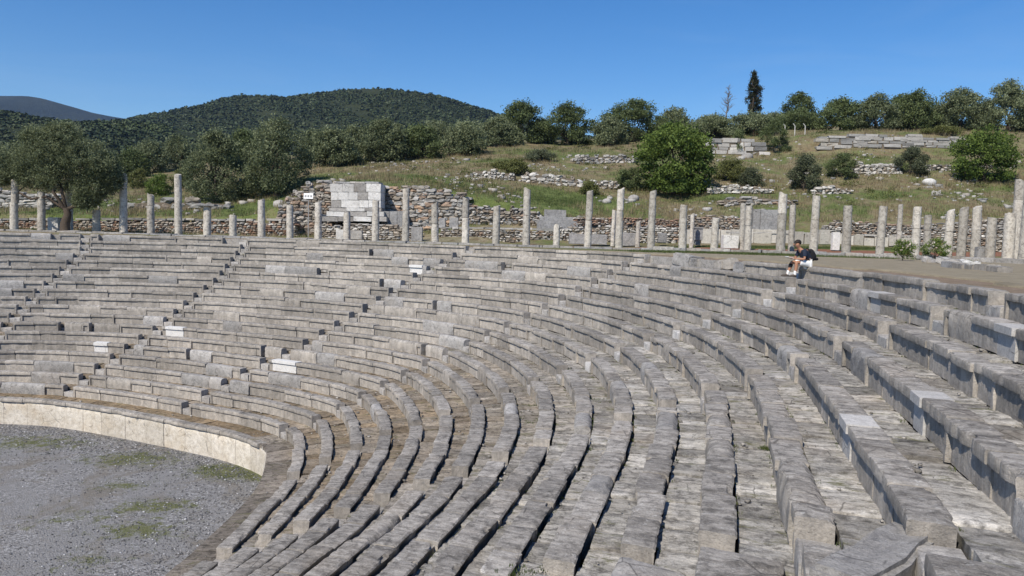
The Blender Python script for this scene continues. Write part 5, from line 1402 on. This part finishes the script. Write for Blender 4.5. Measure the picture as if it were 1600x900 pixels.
# rose bushes
for (x0, x1, yt, yb, lab, sd) in [(1394, 1427, 373, 407, 'rose bush with bare stems left of the flaking column', 3), (1439, 1480, 370, 398, 'rounder rose bush with white flowers above the stone pile', 4)]:
    if sd == 3: P = onz((x0 + x1) / 2, yb, GZ)
    else: P = at((x0 + x1) / 2, yb + 8, 46.5); P.z = GZ
    Y = P.y; W = (x1 - x0) / FPX * Y; H = at((x0 + x1) / 2, yt, Y).z - GZ
    r = tree('rose_bush', lab, 'rose bush', P, H, W, 'fig', sd, clumps=95, leaves=26, leaf=(.05, .085), low=.28 if sd == 3 else .2, lobes=9, cr=.16, trunk_h=.12, trunk_r=.03)
    rs = np.random.RandomState(sd); pts = np.array([(rs.uniform(-.4, .4) * W, rs.uniform(-.45, -.15) * W, H * rs.uniform(.45, .95)) for _ in range(12)])
    pts = np.repeat(pts, 6, 0) + rs.normal(0, .02, (72, 3)); V, F = quads_from_points(pts, rs, .055, .06)
    np_mesh('flowers', V, F, M['rose'], rs.rand(len(V)), parent=r)
# dry grass and weeds on the banks
def hill_grass():
    rr = random.Random(33); P = []; Gp = []
    for _ in range(26000):
        px = rr.uniform(-20, 1640); Y = 67 + rr.random() ** 1.2 * 40; x = (px - 800) / FPX * Y
        n = noise.noise(Vector((x * .18, Y * .25, 9))) + rr.gauss(0, .15)
        if n > .02: P.append((x, Y))
        elif n < -.2 : Gp.append((x, Y))
    for lst, nm, mt, lab, a, b in ((P, 'dry_grass', 'drygrass', 'tall straw-coloured dry grass over the slope', .15, .5), (Gp, 'green_weeds', 'grass', 'green weeds and grass between the dry grass', .08, .3)):
        Z = ground_z(lst); tufts(nm, [(x, y, z) for (x, y), z in zip(lst, Z)], M[mt], lab, 'grass', a, b, nb=6, spread=.22, w=.022)
    Q = []
    for px, Y, sx, sy, n in ((1150, 60.5, 4, .7, 700), (1240, 60.5, 5, .7, 700), (1345, 61, 4, .7, 500), (1120, 48.6, 4.5, .7, 900), (1195, 47.6, 3.2, .5, 700), (1020, 47, 1.2, .7, 250), (1330, 46.6, 5, .5, 300), (740, 72, 4, 2, 900), (880, 72.5, 4, 2.5, 900), (1560, 45, 3, .4, 200)):
        x0 = (px - 800) / FPX * Y
        Q += [(x0 + rr.gauss(0, sx * .6), Y + rr.gauss(0, sy * .6)) for _ in range(n)]
    Q = [q for q in Q if math.hypot(q[0] - CX, q[1] - CY) > rad(math.degrees(math.atan2(q[1] - CY, q[0] - CX)), 19) + .6]
    Z = ground_z(Q); tufts('grass_strip', [(x, y, z) for (x, y), z in zip(Q, Z)], M['grass'], 'green grass strips by the kerb and under the low wall', 'grass', .05, .17, nb=7, spread=.12, w=.014)
hill_grass()

# ------------------------------------------------------------------ the seated man
def skin_mesh(name, joints, edges, mat, parent, sub=2, root=0):
    me = bpy.data.meshes.new(name); me.from_pydata([j[0] for j in joints], edges, [])
    o = bpy.data.objects.new(name, me); COL.objects.link(o)
    md = o.modifiers.new('skin', 'SKIN'); md.use_smooth_shade = True
    for i, j in enumerate(joints):
        r = j[1]; me.skin_vertices[0].data[i].radius = (r, r) if isinstance(r, (int, float)) else r
    me.skin_vertices[0].data[root].use_root = True
    ss = o.modifiers.new('sub', 'SUBSURF'); ss.levels = sub; ss.render_levels = sub
    dg = bpy.context.evaluated_depsgraph_get(); dg.update()
    m2 = bpy.data.meshes.new_from_object(o.evaluated_get(dg)); o.modifiers.clear(); old = o.data; o.data = m2; bpy.data.meshes.remove(old)
    m2.name = name; m2.materials.clear(); m2.materials.append(mat)
    m2.polygons.foreach_set('use_smooth', [True] * len(m2.polygons))
    o.parent = parent; return o
def ellipsoid(name, c, r, mat, parent, rot=(0, 0, 0), n=16, cut=None):
    V = []; F = []; m = n * 2
    for i in range(n + 1):
        ph = math.pi * i / n
        for k in range(m):
            a = 2 * math.pi * k / m; V.append((r[0] * math.sin(ph) * math.cos(a), r[1] * math.sin(ph) * math.sin(a), r[2] * math.cos(ph)))
    for i in range(n):
        for k in range(m):
            q = (i * m + k, (i + 1) * m + k, (i + 1) * m + (k + 1) % m, i * m + (k + 1) % m)
            if cut and cut(*[sum(V[t][x] for t in q) / 4 for x in range(3)]): continue
            F.append(q)
    o = mesh_obj(name, V, F, mat, parent, c, smooth=0); o.rotation_euler = rot; return o
def man():
    th = 14.0; sx, sy = polar(th, rad(th, 19) + .10); seat = zrow(19)
    S = 1.10
    root = empty('person', Vector((sx, sy, seat)), 'seated man in navy shirt and white shorts reading a paper on the top row', 'person')
    root.rotation_euler = (0, 0, math.radians(180 + th - 4)); root.scale = (S, S, S)       # local +x = facing, +y = his left
    fz = (zrow(18) - seat) / S + .0                   # level of the seat row under his feet
    K1 = Vector((.46, .10, .13)); A1 = Vector((.50, .11, fz + .085)); K2 = Vector((.50, -.13, .12)); A2 = Vector((.62, -.14, fz + .085))
    # K1/A1: his left leg (towards the camera), K2/A2: right leg
    hip = Vector((0, 0, .10)); J = []
    def j(p, r): J.append((tuple(p), r)); return len(J) - 1
    pel = j((0, 0, .12), (.125, .15)); ab = j((.06, 0, .27), (.12, .15)); ch = j((.19, 0, .43), (.125, .17)); nk = j((.31, 0, .555), .06); hd0 = j((.355, 0, .605), .06)
    E = [(pel, ab), (ab, ch), (ch, nk), (nk, hd0)]
    hd1 = j((.405, 0, .675), (.100, .080)); hd2 = j((.41, 0, .755), (.095, .078)); E += [(hd0, hd1), (hd1, hd2)]
    for s, K, A in ((1, K1, A1), (-1, K2, A2)):
        h_ = j((.03, .09 * s, .09), .095); k_ = j(K, .062); c_ = j(K.lerp(A, .35) + Vector((-.02, 0, 0)), .060); a_ = j(A, .038); t_ = j(A + Vector((.11, .01 * s, -.045)), .028)
        m_ = j(Vector((.03, .09 * s, .09)).lerp(K, .5), .080)
        E += [(pel, h_), (h_, m_), (m_, k_), (k_, c_), (c_, a_), (a_, t_)]
    for s, el, wr in ((1, Vector((.26, .24, .23)), Vector((.50, .10, .24))), (-1, Vector((.32, -.24, .24)), Vector((.54, -.06, .26)))):
        sh = j((.235, .17 * s, .475), .058); e_ = j(el, .043); w_ = j(wr, .030); f_ = j(wr.lerp(el, .6), .042)
        E += [(ch, sh), (sh, e_), (e_, f_), (f_, w_)]
        p_ = j(wr + Vector((.06, -.02 * s, .01)), (.022, .036)); E.append((w_, p_))
        for q in range(4):
            o_ = (q - 1.5) * .020
            f1 = j(wr + Vector((.105, -.025 * s + o_, .012)), .0105); f2 = j(wr + Vector((.135, -.035 * s + o_ * .9, .0 - .004 * q)), .0095); E += [(p_, f1), (f1, f2)]
        t1 = j(wr + Vector((.055, -.055 * s, .03)), .012); t2 = j(wr + Vector((.09, -.075 * s, .036)), .010); E += [(p_, t1), (t1, t2)]
    body = skin_mesh('body', J, E, M['skin'], root, 2, pel)
    # face
    hc = Vector((.418, 0, .712))
    for s in (1, -1):
        ellipsoid('ear', hc + Vector((-.02, .080 * s, -.005)), (.022, .012, .034), M['skin'], root, n=8)
        ellipsoid('eye', hc + Vector((.082, .032 * s, .012)), (.012, .014, .009), M['hair'], root, n=6)
    ellipsoid('nose', hc + Vector((.108, 0, -.02)), (.022, .014, .03), M['skin'], root, (0, .3, 0), 8)
    ellipsoid('mouth', hc + Vector((.088, 0, -.064)), (.010, .026, .007), M['hair'], root, n=6)
    ellipsoid('hair', hc + Vector((-.028, 0, .040)), (.118, .096, .100), M['hair'], root, (0, .30, 0), 14, cut=lambda x, y, z: z < .02 and x > .02 or z < -.03 and x > -.05 or z < -.08)
    # shirt
    J = []; E = []
    pel = j((-.02, 0, .13), (.145, .165)); ab = j((.055, 0, .28), (.145, .17)); ch = j((.18, 0, .43), (.14, .19)); nk = j((.28, 0, .53), .080); E += [(pel, ab), (ab, ch), (ch, nk)]
    for s, el in ((1, Vector((.26, .24, .23))), (-1, Vector((.32, -.24, .24)))):
        sh = j((.23, .175 * s, .475), .078); m_ = j(Vector((.23, .175 * s, .475)).lerp(el, .55), .066); m2 = j(Vector((.23, .175 * s, .475)).lerp(el, .72), .062); E += [(ch, sh), (sh, m_), (m_, m2)]
    skin_mesh('shirt', J, E, M['navy'], root, 2, 0)
    # shorts
    J = []; E = []
    pel = j((-.03, 0, .11), (.125, .165)); 
    for s, K in ((1, K1), (-1, K2)):
        h_ = j((.04, .09 * s, .085), .115); k_ = j(Vector((.03, .09 * s, .09)).lerp(K, .62), .105); k2 = j(Vector((.03, .09 * s, .09)).lerp(K, .78), .102); E += [(pel, h_), (h_, k_), (k_, k2)]
    skin_mesh('shorts', J, E, M['white_cloth'], root, 2, 0)
    # socks, shoes, dark sleeve on the right shin
    for s, K, A in ((1, K1, A1), (-1, K2, A2)):
        J = [(tuple(A + Vector((0, 0, -.03))), .048), (tuple(A.lerp(K, .18)), .050), (tuple(A.lerp(K, .36)), .056)]
        skin_mesh('sock', J, [(0, 1), (1, 2)], M['white_cloth'], root, 2, 0)
        J = [(tuple(A + Vector((-.06, 0, -.040))), (.055, .056)), (tuple(A + Vector((.03, 0, -.035))), (.062, .060)), (tuple(A + Vector((.13, .01 * s, -.045))), (.060, .052)), (tuple(A + Vector((.215, .015 * s, -.052))), (.050, .042))]
        skin_mesh('shoe', J, [(0, 1), (1, 2), (2, 3)], M['shoe'], root, 2, 0)
    J = [(tuple(A2.lerp(K2, .48)), .060), (tuple(A2.lerp(K2, .72) + Vector((-.015, 0, 0))), .070), (tuple(A2.lerp(K2, .95)), .070)]
    skin_mesh('leg_sleeve', J, [(0, 1), (1, 2)], M['black'], root, 2, 0)
    J = [((.455, .125, .238), .037), ((.478, .112, .239), .037)]
    skin_mesh('wristwatch', J, [(0, 1)], M['white_cloth'], root, 2, 0)
    bpy.context.view_layer.update()
    mw = root.matrix_world
    # paper in his hands
    c = mw @ Vector((.66, .02, .26)); V = []
    for i in range(9):
        for jx in range(5):
            x = -.13 + .26 * i / 8; y = -.10 + .20 * jx / 4; V.append((x, y, .018 * math.sin(i * .7) + .05 * abs(y)))
    F = [(i * 5 + q, i * 5 + q + 1, (i + 1) * 5 + q + 1, (i + 1) * 5 + q) for i in range(8) for q in range(4)]
    o = mesh_obj('paper', V, F, M['paper'], smooth=0); o.location = c; o.rotation_euler = (0, R_(-22), root.rotation_euler.z)
    so = o.modifiers.new('thick', 'SOLIDIFY'); so.thickness = .012
    tag(o, 'folded white paper held in the seated man\'s hands', 'paper')
    # backpack
    bp = empty('backpack', mw @ Vector((-.12, 0, .06)), 'black backpack on the back of the seated man', 'backpack'); bp.rotation_euler = (0, 0, root.rotation_euler.z); bp.scale = (S, S, S)
    J = [((-.03, 0, .10), (.10, .14)), ((-.015, 0, .25), (.115, .165)), ((.06, 0, .40), (.10, .15)), ((.13, 0, .465), (.065, .10))]
    skin_mesh('bag', J, [(0, 1), (1, 2), (2, 3)], M['black'], bp, 2, 0)
    J = [((-.15, 0, .12), (.05, .10)), ((-.155, 0, .24), (.055, .11))]; skin_mesh('front_pocket', J, [(0, 1)], M['black'], bp, 2, 0)
    for s in (1, -1):
        J = [((.12, .12 * s, .46), .02), ((.27, .125 * s, .515), .02), ((.385, .135 * s, .40), .02), ((.31, .16 * s, .24), .016), ((.12, .155 * s, .12), .016)]
        skin_mesh('shoulder_strap', J, [(0, 1), (1, 2), (2, 3), (3, 4)], M['black'], bp, 1, 0)
man()

# ------------------------------------------------------------------ light and sky
SUN_AZ, SUN_EL = 33.0, 46.0      # sun stands behind the camera, to the left
def lights():
    a, e = R_(SUN_AZ), R_(SUN_EL)
    d = Vector((-math.sin(a) * math.cos(e), -math.cos(a) * math.cos(e), math.sin(e)))
    ld = bpy.data.lights.new('sun', 'SUN'); ld.energy = 5.0; ld.angle = R_(0.53); ld.color = (1.0, 0.925, 0.815)
    lo = bpy.data.objects.new('sun', ld); COL.objects.link(lo)
    lo.rotation_euler = d.to_track_quat('Z', 'Y').to_euler()
    w = bpy.data.worlds.new('World'); scene.world = w; w.use_nodes = True
    nt = w.node_tree; nt.nodes.clear()
    out = nt.nodes.new('ShaderNodeOutputWorld'); bg = nt.nodes.new('ShaderNodeBackground'); sk = nt.nodes.new('ShaderNodeTexSky')
    sk.sky_type = 'NISHITA'; sk.sun_disc = False; sk.sun_elevation = e; sk.sun_rotation = R_(180 + SUN_AZ)
    sk.altitude = 400; sk.air_density = 1.0; sk.dust_density = 0.0; sk.ozone_density = 4.0
    bg.inputs[1].default_value = 0.115
    hs = nt.nodes.new('ShaderNodeHueSaturation'); hs.inputs['Hue'].default_value = 0.506; hs.inputs['Saturation'].default_value = 1.32; hs.inputs['Value'].default_value = 1.0
    nt.links.new(sk.outputs[0], hs.inputs['Color']); tc = nt.nodes.new('ShaderNodeTexCoord'); mp = nt.nodes.new('ShaderNodeMapping'); mp.inputs['Scale'].default_value = (1.2, 1.2, 7.0)
    cn = nt.nodes.new('ShaderNodeTexNoise'); cn.inputs['Scale'].default_value = 2.2; cn.inputs['Detail'].default_value = 7; cn.inputs['Roughness'].default_value = .62; cn.inputs['Distortion'].default_value = .7
    cr = nt.nodes.new('ShaderNodeValToRGB'); cr.color_ramp.elements[0].position = .50; cr.color_ramp.elements[0].color = (0, 0, 0, 1); cr.color_ramp.elements[1].position = .80; cr.color_ramp.elements[1].color = (.09, .09, .09, 1)
    cm = nt.nodes.new('ShaderNodeMix'); cm.data_type = 'RGBA'; cm.inputs[7].default_value = (4.6, 5.6, 7.0, 1)
    nt.links.new(tc.outputs['Generated'], mp.inputs['Vector']); nt.links.new(mp.outputs[0], cn.inputs['Vector']); nt.links.new(cn.outputs['Fac'], cr.inputs[0]); nt.links.new(cr.outputs[0], cm.inputs[0]); nt.links.new(hs.outputs[0], cm.inputs[6]); nt.links.new(cm.outputs[2], bg.inputs[0]); nt.links.new(bg.outputs[0], out.inputs[0])
lights()
vs = scene.view_settings
scene.display_settings.display_device = 'sRGB'
vs.view_transform = 'Standard'; vs.look = 'None'; vs.exposure = 0.16; vs.gamma = 1.0; vs.use_curve_mapping = False
scene.render.resolution_x = 1024; scene.render.resolution_y = 576

# ------------------------------------------------------------------ air
def haze():
    x0, x1, y0, y1, z0, z1 = -5400, 5400, -1900, 5400, ZA - 1.8, 470
    V = [(x, y, z) for x in (x0, x1) for y in (y0, y1) for z in (z0, z1)]
    m = bpy.data.materials.new('haze_air'); m.use_nodes = True; nt = m.node_tree; nt.nodes.clear()
    out = nt.nodes.new('ShaderNodeOutputMaterial'); v = nt.nodes.new('ShaderNodeVolumePrincipled')
    v.inputs['Color'].default_value = (0.50, 0.68, 1.0, 1); v.inputs['Density'].default_value = 0.00008; v.inputs['Anisotropy'].default_value = 0.2
    nt.links.new(v.outputs[0], out.inputs['Volume'])
    o = mesh_obj('haze', V, BOXF, m); tag(o, 'thin blue haze softening the far hills', 'haze', kind='stuff')
haze()
